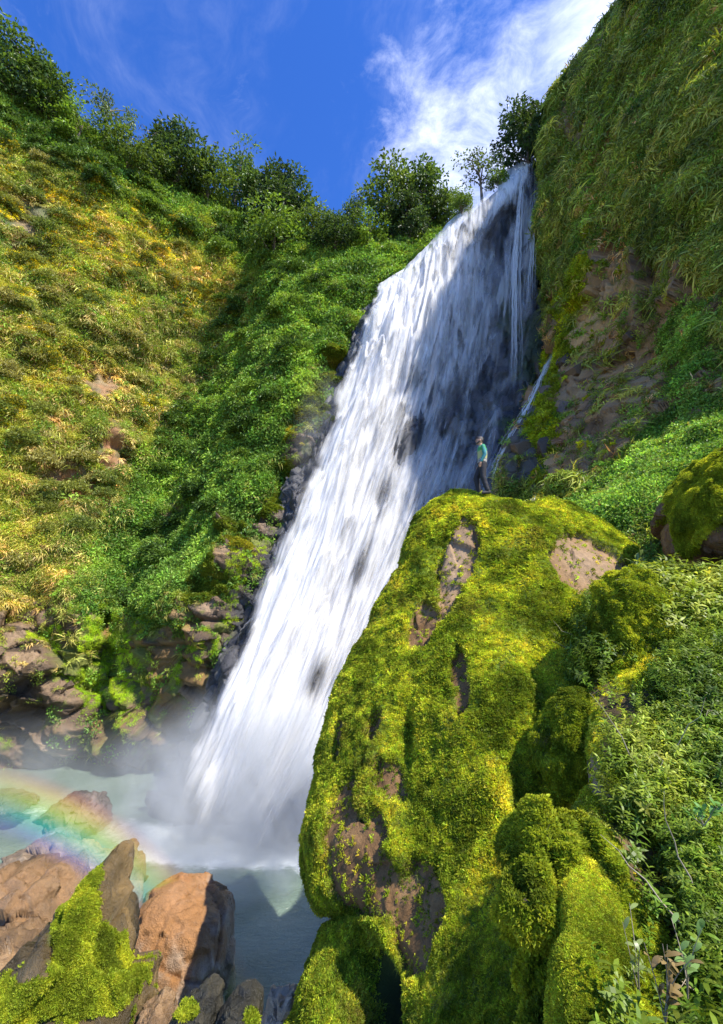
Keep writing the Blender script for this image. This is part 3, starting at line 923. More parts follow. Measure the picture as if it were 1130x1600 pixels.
# ================================================================== MOSSY ROCK THE MAN STANDS ON
MR = [
    [(760, 790, 15), (740, 850, 15), (720, 950, 14.8), (700, 1060, 14.4), (680, 1150, 14), (660, 1230, 13.5), (640, 1300, 13), (630, 1385, 12.5), (620, 1440, 12), (600, 1560, 11), (560, 1720, 10), (520, 2000, 9)],
    [(730, 776, 13.6), (680, 815, 13.6), (645, 905, 13.1), (590, 1012, 12.4), (548, 1120, 11.6), (524, 1220, 11), (512, 1300, 10.4), (520, 1385, 10), (530, 1440, 9.6), (500, 1560, 9), (440, 1720, 8), (420, 2000, 7.4)],
    [(706, 768, 12.8), (656, 812, 12.5), (618, 905, 12), (560, 1012, 11.3), (520, 1120, 10.5), (497, 1220, 9.9), (486, 1300, 9.3), (496, 1385, 8.9), (508, 1440, 8.5), (474, 1560, 7.9), (420, 1720, 7), (400, 2000, 6.4)],
    [(726, 767, 12.5), (690, 812, 11.9), (655, 905, 11.2), (605, 1012, 10.4), (565, 1120, 9.6), (540, 1220, 8.9), (525, 1300, 8.4), (530, 1385, 8.0), (540, 1440, 7.7), (530, 1560, 7.1), (500, 1720, 6.3), (480, 2000, 5.5)],
    [(752, 771, 12.2), (740, 815, 11.4), (715, 905, 10.6), (680, 1012, 9.7), (655, 1120, 8.9), (640, 1220, 8.2), (630, 1300, 7.7), (630, 1385, 7.2), (630, 1440, 6.9), (630, 1560, 6.3), (610, 1720, 5.6), (590, 2000, 4.8)],
    [(784, 780, 12.0), (795, 818, 11.1), (790, 905, 10.2), (775, 1012, 9.2), (765, 1120, 8.3), (755, 1220, 7.5), (750, 1300, 7), (745, 1385, 6.4), (745, 1440, 6.1), (740, 1560, 5.5), (730, 1720, 4.9), (710, 2000, 4)],
    [(824, 790, 12.0), (848, 822, 11.2), (862, 890, 10.2), (855, 1000, 9.1), (850, 1110, 8.2), (845, 1200, 7.5), (840, 1300, 6.8), (835, 1385, 6.2), (830, 1440, 5.8), (825, 1560, 5.2), (815, 1720, 4.5), (800, 2000, 3.7)],
    [(862, 780, 12.1), (900, 812, 11.6), (935, 868, 10.7), (950, 960, 9.9), (930, 1080, 9.1), (905, 1170, 8.4), (895, 1280, 7.8), (885, 1385, 7.2), (880, 1440, 6.8), (870, 1560, 6.2), (860, 1720, 5.4), (850, 2000, 4.5)],
    [(884, 787, 13), (944, 812, 12.6), (994, 868, 12), (1010, 950, 11.5), (1000, 1080, 10.8), (980, 1170, 10.4), (970, 1280, 10), (960, 1385, 9.4), (950, 1440, 9), (940, 1560, 8.4), (930, 1720, 7.4), (900, 2000, 6.4)],
    [(860, 800, 15), (900, 840, 15.2), (940, 900, 15), (940, 960, 14.6), (930, 1080, 14.2), (920, 1170, 14), (910, 1280, 13.4), (900, 1385, 13), (890, 1440, 12.5), (870, 1560, 12), (850, 1720, 11), (830, 2000, 10)],
]
for r in MR:
    e = pt(r[-1]); r.append(('w', e[0] * 1.02, e[1], -1.5))
P = loft(MR, 460, 620)
px, py, dd = proj(P)
N = facing(P)
vcen = np.array((2.2, 11.5))
flip = ((N[..., :2] * (P[..., :2] - vcen)).sum(-1)).mean() < 0
if flip: N = -N
bare = np.maximum.reduce([1.25 * blob(px, py, 712, 890, 30, 82, 14), 0.95 * blob(px, py, 665, 975, 28, 50, 10), .9 * blob(px, py, 722, 1055, 20, 42, 5),
                          1.05 * blob(px, py, 560, 1345, 60, 125, -15), 1.0 * blob(px, py, 645, 1430, 50, 100, 8), .8 * blob(px, py, 590, 1290, 40, 60, -20), .8 * blob(px, py, 730, 1110, 16, 40),
                          .8 * blob(px, py, 610, 1230, 40, 70, -10), 1.3 * blob(px, py, 910, 880, 62, 42, 30), 1.1 * blob(px, py, 965, 905, 55, 28, 15), .8 * blob(px, py, 830, 785, 18, 7),
                          .6 * blob(px, py, 590, 1130, 30, 60, 0), .75 * blob(px, py, 528, 1160, 10, 60, 10)])
bn = fbm(P / np.array((.55, .55, .9)), 4, 101)
bmask = sm(bare + .42 * bn, .40, .56)
cush = np.abs(fbm(P / np.array((.8, .8, 1.1)), 4, 102))
disp = fbm(P / 2.2, 3, 103) * .30 + (.35 - cush) * .20 * (1 - bmask) + fbm(P / .22, 3, 104) * .05
fv, fe, fc = facets(P / np.array((.6, .6, 1.0)), 105)
disp += bmask * (fv * .06 - .13)
disp += .30 * blob(px, py, 850, 880, 35, 90, 10) + .25 * blob(px, py, 770, 1100, 80, 170) - .22 * blob(px, py, 684, 880, 7, 75, 17) - .2 * blob(px, py, 640, 1150, 14, 90, 5)
disp += .45 * blob(px, py, 895, 1150, 44, 66, 0) - .35 * blob(px, py, 838, 1140, 12, 110, -5) - .3 * blob(px, py, 820, 1350, 16, 180, -4)
disp -= 1.6 * blob(px, py, 568, 1535, 34, 75, -12) + .8 * blob(px, py, 560, 1650, 30, 70) + .3 * blob(px, py, 508, 1435, 30, 10, -20)
disp *= sm(py, 760, 800) * .85 + .15
disp = np.where(dd > 13.2, np.minimum(disp, .1), disp)
P = P + N * disp[..., None]
MROCK = P
MN = N
earth = pal(fbm(P / .5, 4, 106) + fbm(P / np.array((.12, .12, .6)), 3, 107) * .5, [(-1, (.04, .020, .007)), (0, (.15, .078, .028)), (.7, (.32, .19, .08))])
earth = lerp(earth, (.42, .30, .19), np.clip(blob(px, py, 712, 880, 24, 70, 14) + .9 * blob(px, py, 920, 880, 70, 34, 25), 0, 1) * .8)
mossc = pal(fbm(P / .7, 4, 108), [(-.5, (.07, .10, .010)), (.5, (.15, .20, .014))])
earth = lerp(earth, (.22, .13, .06), .3 + 0 * px)
C = lerp(mossc, earth, bmask)
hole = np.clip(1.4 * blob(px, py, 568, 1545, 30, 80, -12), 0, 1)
C = lerp(C, (.03, .024, .018), hole)  # shade of the dented recess put into the colour too
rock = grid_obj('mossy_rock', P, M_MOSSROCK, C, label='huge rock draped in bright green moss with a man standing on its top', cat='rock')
keep = (np.abs(px - 565) < 620) & (py > 730) & (py < 1750)


def moss_cover(name, P, mask, n, parent, size=(.034, .068), hue=0.0, away=None, label=None, Nfix=None):
    px, py, dd = proj(P)
    wt = mask / np.maximum(dd, 1) ** 2 * ((py < 1700) & (py > 600) & (px > -80) & (px < 1210))
    Q, Nn, i, j = sample(P, wt, n)
    if Nfix is not None: Nn = Nfix[i, j]
    d_ = dd[i, j]
    Z = Nn + np.array((0, 0, .45)) + RNG.normal(0, .3, Nn.shape)
    nz = fbm(Q / .5, 4, 111) + .35 * fbm(Q / .12, 2, 112)
    Cc = pal(nz * 1.3 + hue + .18, [(-.9, (.05, .085, .008)), (-.3, (.15, .195, .016)), (.1, (.28, .33, .026)), (.5, (.43, .46, .036)), (.9, (.55, .52, .05))])
    brown = sm(fbm(Q / .8, 4, 113), .15, .5) * .75
    Cc = lerp(Cc, (.20, .15, .04), brown * RNG.uniform(0, 1, len(Q)))
    S = RNG.uniform(*size, len(Q)) * (.5 + d_ / 11) * np.clip(.85 + .7 * fbm(Q / .45, 3, 117), .45, 1.5)
    o = scatter(name, 'moss', Q, Z, S, jitter(Cc, .42), parent, kind='stuff')
    if label: tag(o, label)
    return o


mm = (1 - bmask) * (1 - sm(hole, .3, .6)) * (sm(fbm(P / .35, 3, 120) + .5, -.35, .0) * .85 + .15) + .05 * bmask
moss_cover('moss', P, mm, 190000, rock, Nfix=N)
# tufts hanging along the bare streaks
wt = mm / dd ** 2 * keep
Q, Nn, i, j = sample(P, wt, 9000)
Cc = pal(fbm(Q / .6, 3, 121), [(-.5, (.10, .13, .015)), (.5, (.30, .33, .03))])
scatter('grass', 'grass', Q, N[i, j] + np.array((0, 0, .3)) + RNG.normal(0, .3, Q.shape), RNG.uniform(.05, .11, len(Q)), jitter(Cc, .3), rock, kind='stuff')

# ================================================================== BANK UNDER THE CAMERA, RIGHT
BK = [
    [(935, 1000, 11), (915, 1100, 9.6), (915, 1200, 8.4), (905, 1300, 7), (885, 1400, 6.2), (875, 1560, 5.4), (865, 1800, 4.4), (855, 2300, 3.2)],
    [(945, 935, 9.2), (925, 1070, 7.5), (925, 1180, 6.1), (905, 1290, 4.75), (890, 1400, 4.0), (880, 1560, 3.3), (870, 1800, 2.6), (860, 2300, 1.9)],
    [(990, 900, 9.4), (990, 1050, 7.0), (980, 1180, 5.4), (960, 1290, 4.5), (950, 1400, 3.8), (950, 1560, 3.1), (940, 1800, 2.4), (930, 2300, 1.8)],
    [(1050, 915, 8.9), (1060, 1040, 6.9), (1050, 1180, 5.4), (1040, 1290, 4.6), (1040, 1400, 4.0), (1040, 1560, 3.3), (1030, 1800, 2.5), (1020, 2300, 1.6)],
    [(1130, 925, 8.6), (1140, 1040, 6.6), (1140, 1180, 5.3), (1140, 1290, 4.6), (1140, 1400, 4.0), (1140, 1560, 3.3), (1140, 1800, 2.5), (1140, 2300, 1.4)],
    [(1320, 925, 8.2), (1330, 1040, 6.3), (1330, 1180, 5.1), (1330, 1290, 4.4), (1330, 1400, 3.8), (1330, 1560, 3.1), (1330, 1800, 2.3), (1330, 2300, 1.2)],
    [('w', 11, 6, 9.2), ('w', 10.2, 5, 8.8), ('w', 9.2, 4.2, 8.4), ('w', 8, 3.4, 8.1), ('w', 7, 2.6, 7.9), ('w', 6, 1.9, 7.6), ('w', 5, 1.2, 7.4), ('w', 3.5, .3, 7.2)],
]
P = loft(BK, 300, 360)
px, py, dd = proj(P)
N = facing(P)
lump = (.04 * blob(px, py, 905, 1400, 45, 120, -14))
disp = fbm(P / 1.2, 3, 131) * .22 + fbm(P / .3, 4, 132) * .06 + lump * (dd / 5) ** .5 - .25 * blob(px, py, 935, 1225, 22, 40)
P = P + N * disp[..., None]
BANK = P
mossm = np.clip(1.15 * blob(px, py, 982, 985, 55, 95, -8) + 1.0 * blob(px, py, 890, 1150, 50, 90) + 1.1 * blob(px, py, 900, 1390, 85, 150, -18)
                + 1.1 * blob(px, py, 960, 1560, 110, 110) + .8 * blob(px, py, 850, 1500, 60, 200), 0, 1)
mossm = sm(mossm + .25 * fbm(P / .4, 4, 133), .35, .6)
dirt = np.clip(1.2 * blob(px, py, 935, 1215, 26, 42) + .8 * blob(px, py, 925, 1060, 18, 40), 0, 1)
C = lerp(pal(fbm(P / .5, 4, 134), [(-.5, (.05, .035, .015)), (.5, (.16, .11, .05))]), (.13, .17, .012), mossm)
C = lerp(C, (.30, .21, .13), sm(dirt, .4, .7))
bank = grid_obj('bank', P, M_MOSSROCK, C, kind='structure', label='steep bank of moss and earth at the right under the shrubs')
BPX, BPY, BDD, BMOSS = px, py, dd, mossm
moss_cover('bank_moss', P, mossm * (1 - sm(dirt, .3, .6)) + .02, 90000, bank, size=(.026, .05), hue=.18)


# ================================================================== BOULDERS
def outline_rock(name, poly, Y, D, seed, Cfun, fa=.12, fs=.45, label=None, cat='boulder', group=None, k=.62, parent=None, tilt=0.0, moss=0, mossfun=None, lean=0.0):
    pts = np.array([at(x, y, Y) for x, y in poly])
    c = pts.mean(0)
    n = 200
    L = np.concatenate([pts, pts[:1]])
    sl = np.concatenate([[0], np.cumsum(np.linalg.norm(np.diff(L, axis=0), axis=1))])
    q = np.linspace(0, sl[-1], n, endpoint=False)
    O = np.stack([np.interp(q, sl, L[:, a]) for a in range(3)], 1)
    O = (O * 2 + np.roll(O, 1, 0) + np.roll(O, -1, 0)) / 4
    e = O - c
    m_ = 150
    ph = np.linspace(0.001, math.pi - .001, m_)
    s_ = np.abs(np.sin(ph)) ** k; y_ = -np.sign(np.cos(ph)) * np.abs(np.cos(ph)) ** k
    G = c + e[:, None, :] * s_[None, :, None] + np.array((0, D, 0)) * y_[None, :, None]
    G[..., 1] += lean * (G[..., 2] - c[2])
    size = np.linalg.norm(e, axis=1).mean()
    Nn = G - c; Nn /= np.linalg.norm(Nn, axis=-1, keepdims=True)
    fv, fe, fc = facets(G / (size * fs * 2) + seed, seed)
    fv2, fe2, fc2 = facets(G / (size * fs * .6) + seed, seed + 3)
    G = G + Nn * ((fv * fa * 1.2 + fv2 * fa * .55 - .05 * np.exp(-(fe / .05) ** 2) * .5) * size + fbm(G / (size * .25), 5, seed) * .05 * size - np.abs(fbm(G / (size * .09), 3, seed + 2)) * .03 * size)[..., None]
    px, py, dd = proj(G)
    C = Cfun(G, px, py, fc, fc2, fe, Nn)
    f = grid_faces(n, m_, wrap=True)
    me = mesh_data(name, (G - c).reshape(-1, 3), f, M_BOULDER, True, {'col': ('C', C.reshape(-1, 3))})
    # outward winding
    import bmesh
    bm = bmesh.new(); bm.from_mesh(me); bmesh.ops.recalc_face_normals(bm, faces=bm.faces); bm.to_mesh(me); bm.free()
    o = obj(name, me, parent, label=label, cat=cat, group=group)
    o.location = c
    if moss:
        G2 = np.concatenate([G, G[:1]])
        mk = mossfun(G2, *proj(G2)[:2])
        N2 = np.concatenate([Nn, Nn[:1]])
        vw = np.array((0, 0, H)) - G2
        see = (vw * N2).sum(-1) > -.45 * np.linalg.norm(vw, axis=-1)
        px2, py2, dd2 = proj(G2)
        Q, _, i, j = sample(G2, mk * see, moss)
        nz = fbm(Q / .3, 3, seed)
        Cc = pal(nz, [(-.7, (.09, .12, .012)), (0, (.25, .30, .022)), (.6, (.46, .47, .035))])
        sc = scatter('moss', 'moss', Q - c, N2[i, j] + np.array((0, 0, .4)) + RNG.normal(0, .25, Q.shape), RNG.uniform(.03, .06, len(Q)), jitter(Cc, .25), o, kind='stuff')
    return o, G


def stone(dark, mid, light, top=None, mossc=None):
    def fn(G, px, py, fc, fc2, fe, Nn):
        C = pal((fc * 2 - 1) * .5 + (fc2 * 2 - 1) * .25 + fbm(G / .5, 4, 7) * .9, [(-.9, dark), (0, mid), (.8, light)])
        if top is not None:
            C = lerp(C, top, sm(Nn[..., 2] + .5 * fbm(G / .4, 3, 9), .45, .75) * .85)
        return C
    return fn


ORANGE = ((.07, .04, .018), (.26, .155, .07), (.45, .30, .16))
PINK = ((.14, .09, .05), (.36, .255, .165), (.55, .42, .31))
DK = ((.014, .013, .008), (.032, .028, .016), (.075, .06, .03))
outline_rock('boulder', [(200, 1432), (232, 1404), (262, 1392), (300, 1402), (348, 1422), (353, 1450), (360, 1500), (364, 1570), (352, 1640), (330, 1760), (240, 1780), (200, 1700), (196, 1560)],
             12.6, 1.0, 3, stone(*PINK, top=(.30, .13, .03)), fa=.07, label='wet tan boulder with an orange cap beside the pool, right of the mossy one', lean=.25)
outline_rock('boulder', [(0, 1352), (50, 1330), (100, 1322), (118, 1322), (140, 1340), (178, 1345), (196, 1368), (204, 1400), (196, 1440), (150, 1500), (60, 1560), (-30, 1560), (-60, 1430)],
             15.4, 1.6, 8, stone((.08, .055, .035), (.23, .165, .105), (.42, .32, .22)), fa=.12, label='big brown boulder under the rainbow at the edge of the pool', lean=.3)
outline_rock('boulder', [(-60, 1395), (20, 1368), (80, 1372), (100, 1400), (120, 1440), (90, 1520), (60, 1600), (-60, 1640), (-140, 1500)],
             12.0, 1.3, 14, stone(*ORANGE, top=(.25, .14, .06)), fa=.16, label='cracked orange boulder at the left edge below the rainbow', lean=.3)


def mb_moss(G, px, py):
    return sm(1.2 * blob(px, py, 150, 1480, 60, 55, -20) + 1.0 * blob(px, py, 110, 1545, 110, 55, -10) + .8 * blob(px, py, 105, 1420, 18, 50, 30) + .9 * blob(px, py, 30, 1580, 70, 40) + .9 * blob(px, py, 122, 1425, 26, 55, 30)  + .9 * fbm(G / .4, 5, 5), .48, .80)


def mb_col(G, px, py, fc, fc2, fe, Nn):
    C = stone((.03, .022, .008), (.10, .066, .022), (.22, .14, .05))(G, px, py, fc, fc2, fe, Nn)
    return lerp(C, (.13, .18, .012), mb_moss(G, px, py))


outline_rock('boulder', [(110, 1418), (150, 1368), (160, 1376), (163, 1415), (190, 1428), (208, 1480), (218, 1540), (222, 1620), (200, 1760), (20, 1800), (-80, 1720), (-70, 1600), (30, 1510), (80, 1450)],
             9.6, 1.0, 21, mb_col, fa=.13, label='angular brown boulder with a bright green moss patch, at the bottom left', moss=26000, mossfun=mb_moss, lean=.35)
outline_rock('boulder', [(-40, 1480), (20, 1470), (60, 1500), (70, 1560), (40, 1620), (-40, 1660)], 10.6, .8, 25, stone(*ORANGE), fa=.2,
             label='small orange rock wedged left of the mossy boulder', lean=.3)
outline_rock('boulder', [(75, 1272), (95, 1255), (112, 1246), (135, 1250), (156, 1264), (162, 1285), (150, 1298), (90, 1300)], 22.8, 1.1, 31,
             stone((.05, .04, .035), (.11, .085, .065), (.2, .15, .12)), fa=.18, label='dark brown rock standing in the foam left of the waterfall foot', lean=.3)
outline_rock('boulder', [(-60, 1248), (-20, 1240), (20, 1243), (45, 1252), (50, 1262), (-40, 1275)], 26, 1.2, 35,
             stone((.05, .04, .035), (.10, .08, .06), (.18, .14, .11)), fa=.18, label='low dark rock at the left edge under the cliff foot', lean=.3)
outline_rock('boulder', [(60, 1318), (70, 1305), (95, 1303), (112, 1312), (118, 1330), (80, 1345), (55, 1335)], 18.5, .6, 37,
             stone((.08, .07, .07), (.17, .14, .13), (.27, .24, .22)), fa=.18, label='grey wet rock behind the big boulder under the rainbow', lean=.3)
outline_rock('boulder', [(262, 1600), (285, 1572), (320, 1556), (338, 1560), (340, 1585), (325, 1620), (300, 1680), (255, 1660)], 7.4, .4, 41,
             stone(*DK), fa=.12, label='dark slate with a faint moss edge, left of two at the bottom', lean=.35, moss=350, mossfun=lambda G, x, y: (blob(x, y, 290, 1580, 24, 18) > .5) * 1.0)
outline_rock('boulder', [(338, 1600), (360, 1575), (388, 1567), (403, 1580), (404, 1620), (380, 1700), (330, 1680)], 7.2, .4, 43,
             stone(*DK), fa=.12, label='dark pointed stone, right of two at the bottom', lean=.35, moss=200, mossfun=lambda G, x, y: (blob(x, y, 392, 1590, 12, 14) > .5) * 1.0)
outline_rock('boulder', [(215, 1590), (245, 1570), (262, 1580), (270, 1610), (250, 1680), (210, 1680)], 9.0, .4, 47,
             stone(*ORANGE), fa=.12, label='small orange stone at the foot of the tan boulder', lean=.3)
outline_rock('boulder', [(405, 1600), (418, 1588), (440, 1590), (445, 1640), (410, 1680)], 9.5, .3, 48,
             stone(*PINK), fa=.12, label='little pinkish stone at the bottom by the splintered stub', lean=.3)
def lump_moss(G, px, py): return sm(.6 + .8 * fbm(G / .3, 4, 15), .2, .5)


def lump_col(G, x, y, a_, b_, c_, n_):
    return lerp(pal(fbm(G / .2, 3, 16), [(-.6, (.07, .05, .02)), (.6, (.22, .15, .06))]), (.16, .20, .012), lump_moss(G, x, y))


outline_rock('moss_hummock', [(940, 925), (965, 905), (1000, 900), (1035, 925), (1055, 970), (1045, 1020), (1012, 1045), (985, 1085), (950, 1085), (932, 1020), (933, 965)],
             7.7, .5, 61, lump_col, fa=.24, label='upright hummock of yellow green moss beside the narrow leaved shrub', cat='moss', moss=16000, mossfun=lump_moss)
outline_rock('moss_hummock', [(860, 1130), (853, 1180), (868, 1222), (900, 1238), (925, 1205), (938, 1140), (925, 1095), (890, 1085)],
             7.0, .3, 63, lump_col, fa=.22, label='rounded green moss pad hanging on the side of the moss rock', cat='moss', moss=9000, mossfun=lump_moss)
outline_rock('moss_hummock', [(872, 1300), (905, 1285), (935, 1310), (962, 1370), (990, 1440), (1012, 1520), (1030, 1640), (1000, 1800), (840, 1800), (822, 1640), (828, 1500), (838, 1400)],
             4.0, .42, 67, lump_col, fa=.26, label='long sunlit ridge of yellow moss at the bottom right', cat='moss', moss=42000, mossfun=lump_moss, lean=.35)
outline_rock('boulder', [(414, 1600), (420, 1576), (424, 1560), (432, 1563), (437, 1555), (444, 1561), (455, 1556), (459, 1566), (450, 1592), (446, 1660), (410, 1690)],
             9.2, .25, 49, stone((.14, .09, .05), (.42, .31, .2), (.62, .5, .36)), fa=.2, label='pale splintered stub of stone at the bottom beside the mossy rock', lean=.2)


def hm(G, px, py):
    return sm(1.3 * blob(px, py, 1105, 760, 70, 60, -25) + .7 * blob(px, py, 1075, 830, 22, 50) + .3 * fbm(G / .4, 3, 6), .4, .6)


outline_rock('boulder', [(1132, 702), (1095, 728), (1072, 775), (1058, 825), (1066, 862), (1095, 880), (1140, 892), (1230, 890), (1290, 800), (1260, 710), (1190, 680)],
             9.6, 1.3, 51, lambda G, x, y, a, b, c, n_: lerp(stone((.05, .03, .02), (.16, .085, .04), (.30, .16, .07))(G, x, y, a, b, c, n_), (.13, .18, .012), hm(G, x, y)),
             fa=.10, label='rounded boulder capped with yellow green moss at the right edge', moss=14000, mossfun=hm)

# broken slabs at the foot of the left cliff
def slab_mesh(seed):
    r = np.random.default_rng(seed)
    import bmesh
    bm = bmesh.new()
    bmesh.ops.create_cube(bm, size=1.0)
    for _ in range(5):
        n_ = r.normal(0, 1, 3); n_ /= np.linalg.norm(n_)
        g = bmesh.ops.bisect_plane(bm, geom=bm.verts[:] + bm.edges[:] + bm.faces[:], plane_co=Vector(n_ * r.uniform(.32, .48)), plane_no=Vector(n_), clear_outer=True)
        ed = [e for e in g['geom_cut'] if isinstance(e, bmesh.types.BMEdge)]
        if ed: bmesh.ops.edgeloop_fill(bm, edges=ed)
    bmesh.ops.recalc_face_normals(bm, faces=bm.faces)
    bmesh.ops.bevel(bm, geom=bm.edges[:], offset=.03, segments=1, affect='EDGES')
    me = bpy.data.meshes.new('rock_slab'); bm.to_mesh(me); bm.free()
    tone = r.uniform(0, 1)
    c = np.array((.07, .046, .027)) * (1 - tone) + np.array((.20, .13, .075)) * tone
    a = me.attributes.new('col', 'FLOAT_COLOR', 'POINT')
    a.data.foreach_set('color', np.tile(np.append(c, 1), len(me.vertices)).astype(np.float32))
    me.materials.append(M_WET)
    return me


slabs = [slab_mesh(200 + k) for k in range(8)]


def on_surf(P, x, y, cache={}):
    key = id(P)
    if key not in cache: cache[key] = proj(P)
    px, py, dd = cache[key]
    d2 = (px - x) ** 2 + (py - y) ** 2 + (dd - 5) * .2
    i, j = np.unravel_index(np.argmin(d2), d2.shape)
    return P[i, j], (i, j)


LN = facing(LEFT)
cnt = 0
while cnt < 24:
    x, y = RNG.uniform(-20, 420), RNG.uniform(920, 1215)
    if x > 440 - (y - 850) * .45: continue
    p_, (i, j) = on_surf(LEFT, x, y)
    o = bpy.data.objects.new('rock_slab', slabs[cnt % 8]); COL.objects.link(o); o.parent = left
    s = RNG.uniform(.5, 1.5)
    o.location = p_ - LN[i, j] * s * .36
    o.scale = (s * RNG.uniform(.8, 1.5), s * RNG.uniform(.5, .9), s * RNG.uniform(.35, .8))
    o.rotation_euler = (RNG.normal(.3, .2), RNG.normal(-.55, .2), RNG.uniform(-.5, .5))
    cnt += 1
RN = facing(RIGHT)
for (x, y, s) in ((845, 575, 1.6), (880, 560, 1.4), (860, 610, 1.5), (835, 650, 1.6), (875, 640, 1.3), (820, 700, 1.7), (905, 575, 1.1), (850, 690, 1.4), (810, 745, 1.6), (840, 740, 1.3),
                  (895, 225, .9), (905, 245, .8), (980, 530, .9), (1060, 480, .8), (1050, 520, .7)):
    p_, (i, j) = on_surf(RIGHT, x, y)
    o = bpy.data.objects.new('rock_slab', slabs[int(x) % 8]); COL.objects.link(o); o.parent = right
    o.location = p_ - RN[i, j] * s * .34
    o.scale = (s * 1.2, s * .8, s * 1.0); o.rotation_euler = (RNG.normal(0, .2), RNG.normal(-.3, .2), RNG.uniform(-.6, .6))

# ================================================================== GROUND COVER ON THE CLIFFS
P = LEFT
px, py, dd = proj(P)
wv = ((px > -140) & (px < 760) & (py > 60) & (py < 1260)) / dd ** 2
BRN = np.maximum.reduce([blob(px, py, 110, 748, 58, 42, 15), blob(px, py, 172, 700, 30, 60), .9 * blob(px, py, 160, 600, 40, 30), .95 * blob(px, py, 40, 335, 50, 34), .8 * blob(px, py, 30, 545, 26, 20), .85 * blob(px, py, 268, 800, 24, 34)])
BRN = sm(BRN + .35 * fbm(P / 1.3, 3, 161), .42, .62)
cov = (1 - LROCK * .975) * (1 - .93 * BRN)
brown = np.clip(1.0 * blob(px, py, 110, 745, 55, 40, 15) + .8 * blob(px, py, 170, 600, 50, 40) + .75 * blob(px, py, 40, 340, 50, 60) + .6 * blob(px, py, 190, 700, 26, 50), 0, 1)
open_ = sm(fbm(P / 2.2, 4, 150) + brown * .9, .22, .5)
lush = sm(px + (py - 500) * .62 + 60 * fbm(P / 8, 3, 151), 330, 430)       # the gully and beyond
topb = sm(-(py - (100 + px * .62)) + 40 * fbm(P / 6, 2, 152), -120, -60)   # belt under the skyline
LLUSH, LTOP = lush, topb


YPOS0 = [(18, 238), (12, 272), (125, 322), (100, 312), (40, 398), (22, 412), (238, 368), (218, 352), (150, 392), (262, 440), (312, 452), (326, 462), (290, 498), (328, 538),
        (205, 322), (162, 292), (92, 412), (60, 508), (20, 636), (240, 632), (8, 655), (230, 408), (135, 262), (70, 300), (180, 430), (205, 405), (150, 325), (85, 380),
        (55, 425), (130, 360), (10, 330), (165, 372), (115, 550), (78, 560), (205, 470), (250, 395), (30, 460), (140, 470), (300, 470), (275, 352)]


def left_layer(name, kind, n, wt, size, stops, seed, zmix, label, cat, lift=.1, sc=3.0, jit=.25):
    Q, Nn, i, j = sample(LEFT, wv * wt, n, lift)
    nz = fbm(Q / sc, 4, seed) + .3 * fbm(Q / .7, 2, seed + 5)
    Cc = pal(nz, stops)
    Z = Nn * (1 - zmix) + np.array((0, 0, zmix)) + RNG.normal(0, .22, Nn.shape)
    S = RNG.uniform(*size, len(Q)) * (dd[i, j] / 45) ** .6
    big_n = fbm(Q / 6, 3, 159)
    Cc = lerp(Cc * 1.75, Cc * np.array((2.2, 1.9, 1.7)), sm(big_n, -.2, .4) * sm(-lush[i, j], -.6, 0))
    return scatter(name, kind, Q, Z, S, jitter(Cc, jit * 1.3), None, label=label, cat=cat, kind='stuff')


sl = (1 - lush) * (1 - topb)
left_layer('dry_scrub', 'dry', 15000, cov * sl * (1 - .55 * open_), (.4, .85), [(-.7, (.13, .10, .04)), (0, (.26, .20, .07)), (.6, (.38, .30, .12))], 160, .5,
           'dry tan and olive leaves matted over the sunny left slope', 'scrub')
left_layer('green_scrub', 'fine', 17000, cov * (sl * .9 + .25 * topb) * (1 - .85 * open_), (.35, .8), [(-.7, (.06, .085, .015)), (0, (.15, .19, .028)), (.6, (.27, .29, .04))], 163, .5,
           'yellow green low scrub covering the sunny left slope', 'scrub')
left_layer('leafy_cover', 'broad', 17000, cov * (1 - .7 * sm(py + 60 * fbm(P / 3, 2, 162), 900, 980)) * (lush * 1.0 + topb * .6 + sl * .10) * (1 - .4 * open_), (.4, .95), [(-.7, (.035, .07, .012)), (0, (.085, .15, .022)), (.6, (.18, .26, .035))], 166, .5,
           'fresh green leafy undergrowth in the shaded gully left of the waterfall', 'undergrowth')
left_layer('fine_cover', 'fine', 9000, cov * (lush * .9 + topb) * (1 - .4 * open_), (.4, .8), [(-.7, (.04, .065, .012)), (0, (.10, .15, .02)), (.6, (.22, .27, .03))], 169, .5,
           'small leaved green cover under the left skyline', 'undergrowth')
left_layer('hanging_grass', 'grass', 9000, cov * (1 - .3 * open_) * (.35 + sl), (.5, 1.1), [(-.7, (.09, .12, .02)), (0, (.21, .22, .045)), (.6, (.36, .32, .10))], 172, .55,
           'thin grass hanging on the left slope', 'grass')
yel = np.zeros_like(px)
for x_, y_ in YPOS0: yel = np.maximum(yel, blob(px, py, x_, y_, 26, 15, 20))
yel = sm(yel + .45 * fbm(P / 1.2, 3, 158), .42, .6)
left_layer('yellow_blossom', 'flower', 1900, yel * (px < 345), (.16, .42), [(-.7, (.34, .28, .012)), (0, (.48, .38, .012)), (.6, (.56, .44, .015))], 176, .6,
           'yellow blossom patches sprinkled over the sunny left slope', 'blossom', .3)
lo = sm(py, 830, 900) * (1 - LDARK) * sm(-.12 + fbm(P / 1.8, 4, 155) + .6 * blob(px, py, 110, 880, 60, 50) + .35 * blob(px, py, 190, 990, 60, 110, 25), .05, .3) * (1 - sm(py, 1130, 1180))
left_layer('bright_moss', 'fine', 6500, lo * (1 - .5 * LROCK), (.16, .38), [(-.7, (.10, .16, .012)), (0, (.20, .28, .014)), (.6, (.32, .38, .02))], 175, .4,
           'bright green moss and herbs on the lower left rocks', 'moss', .02)
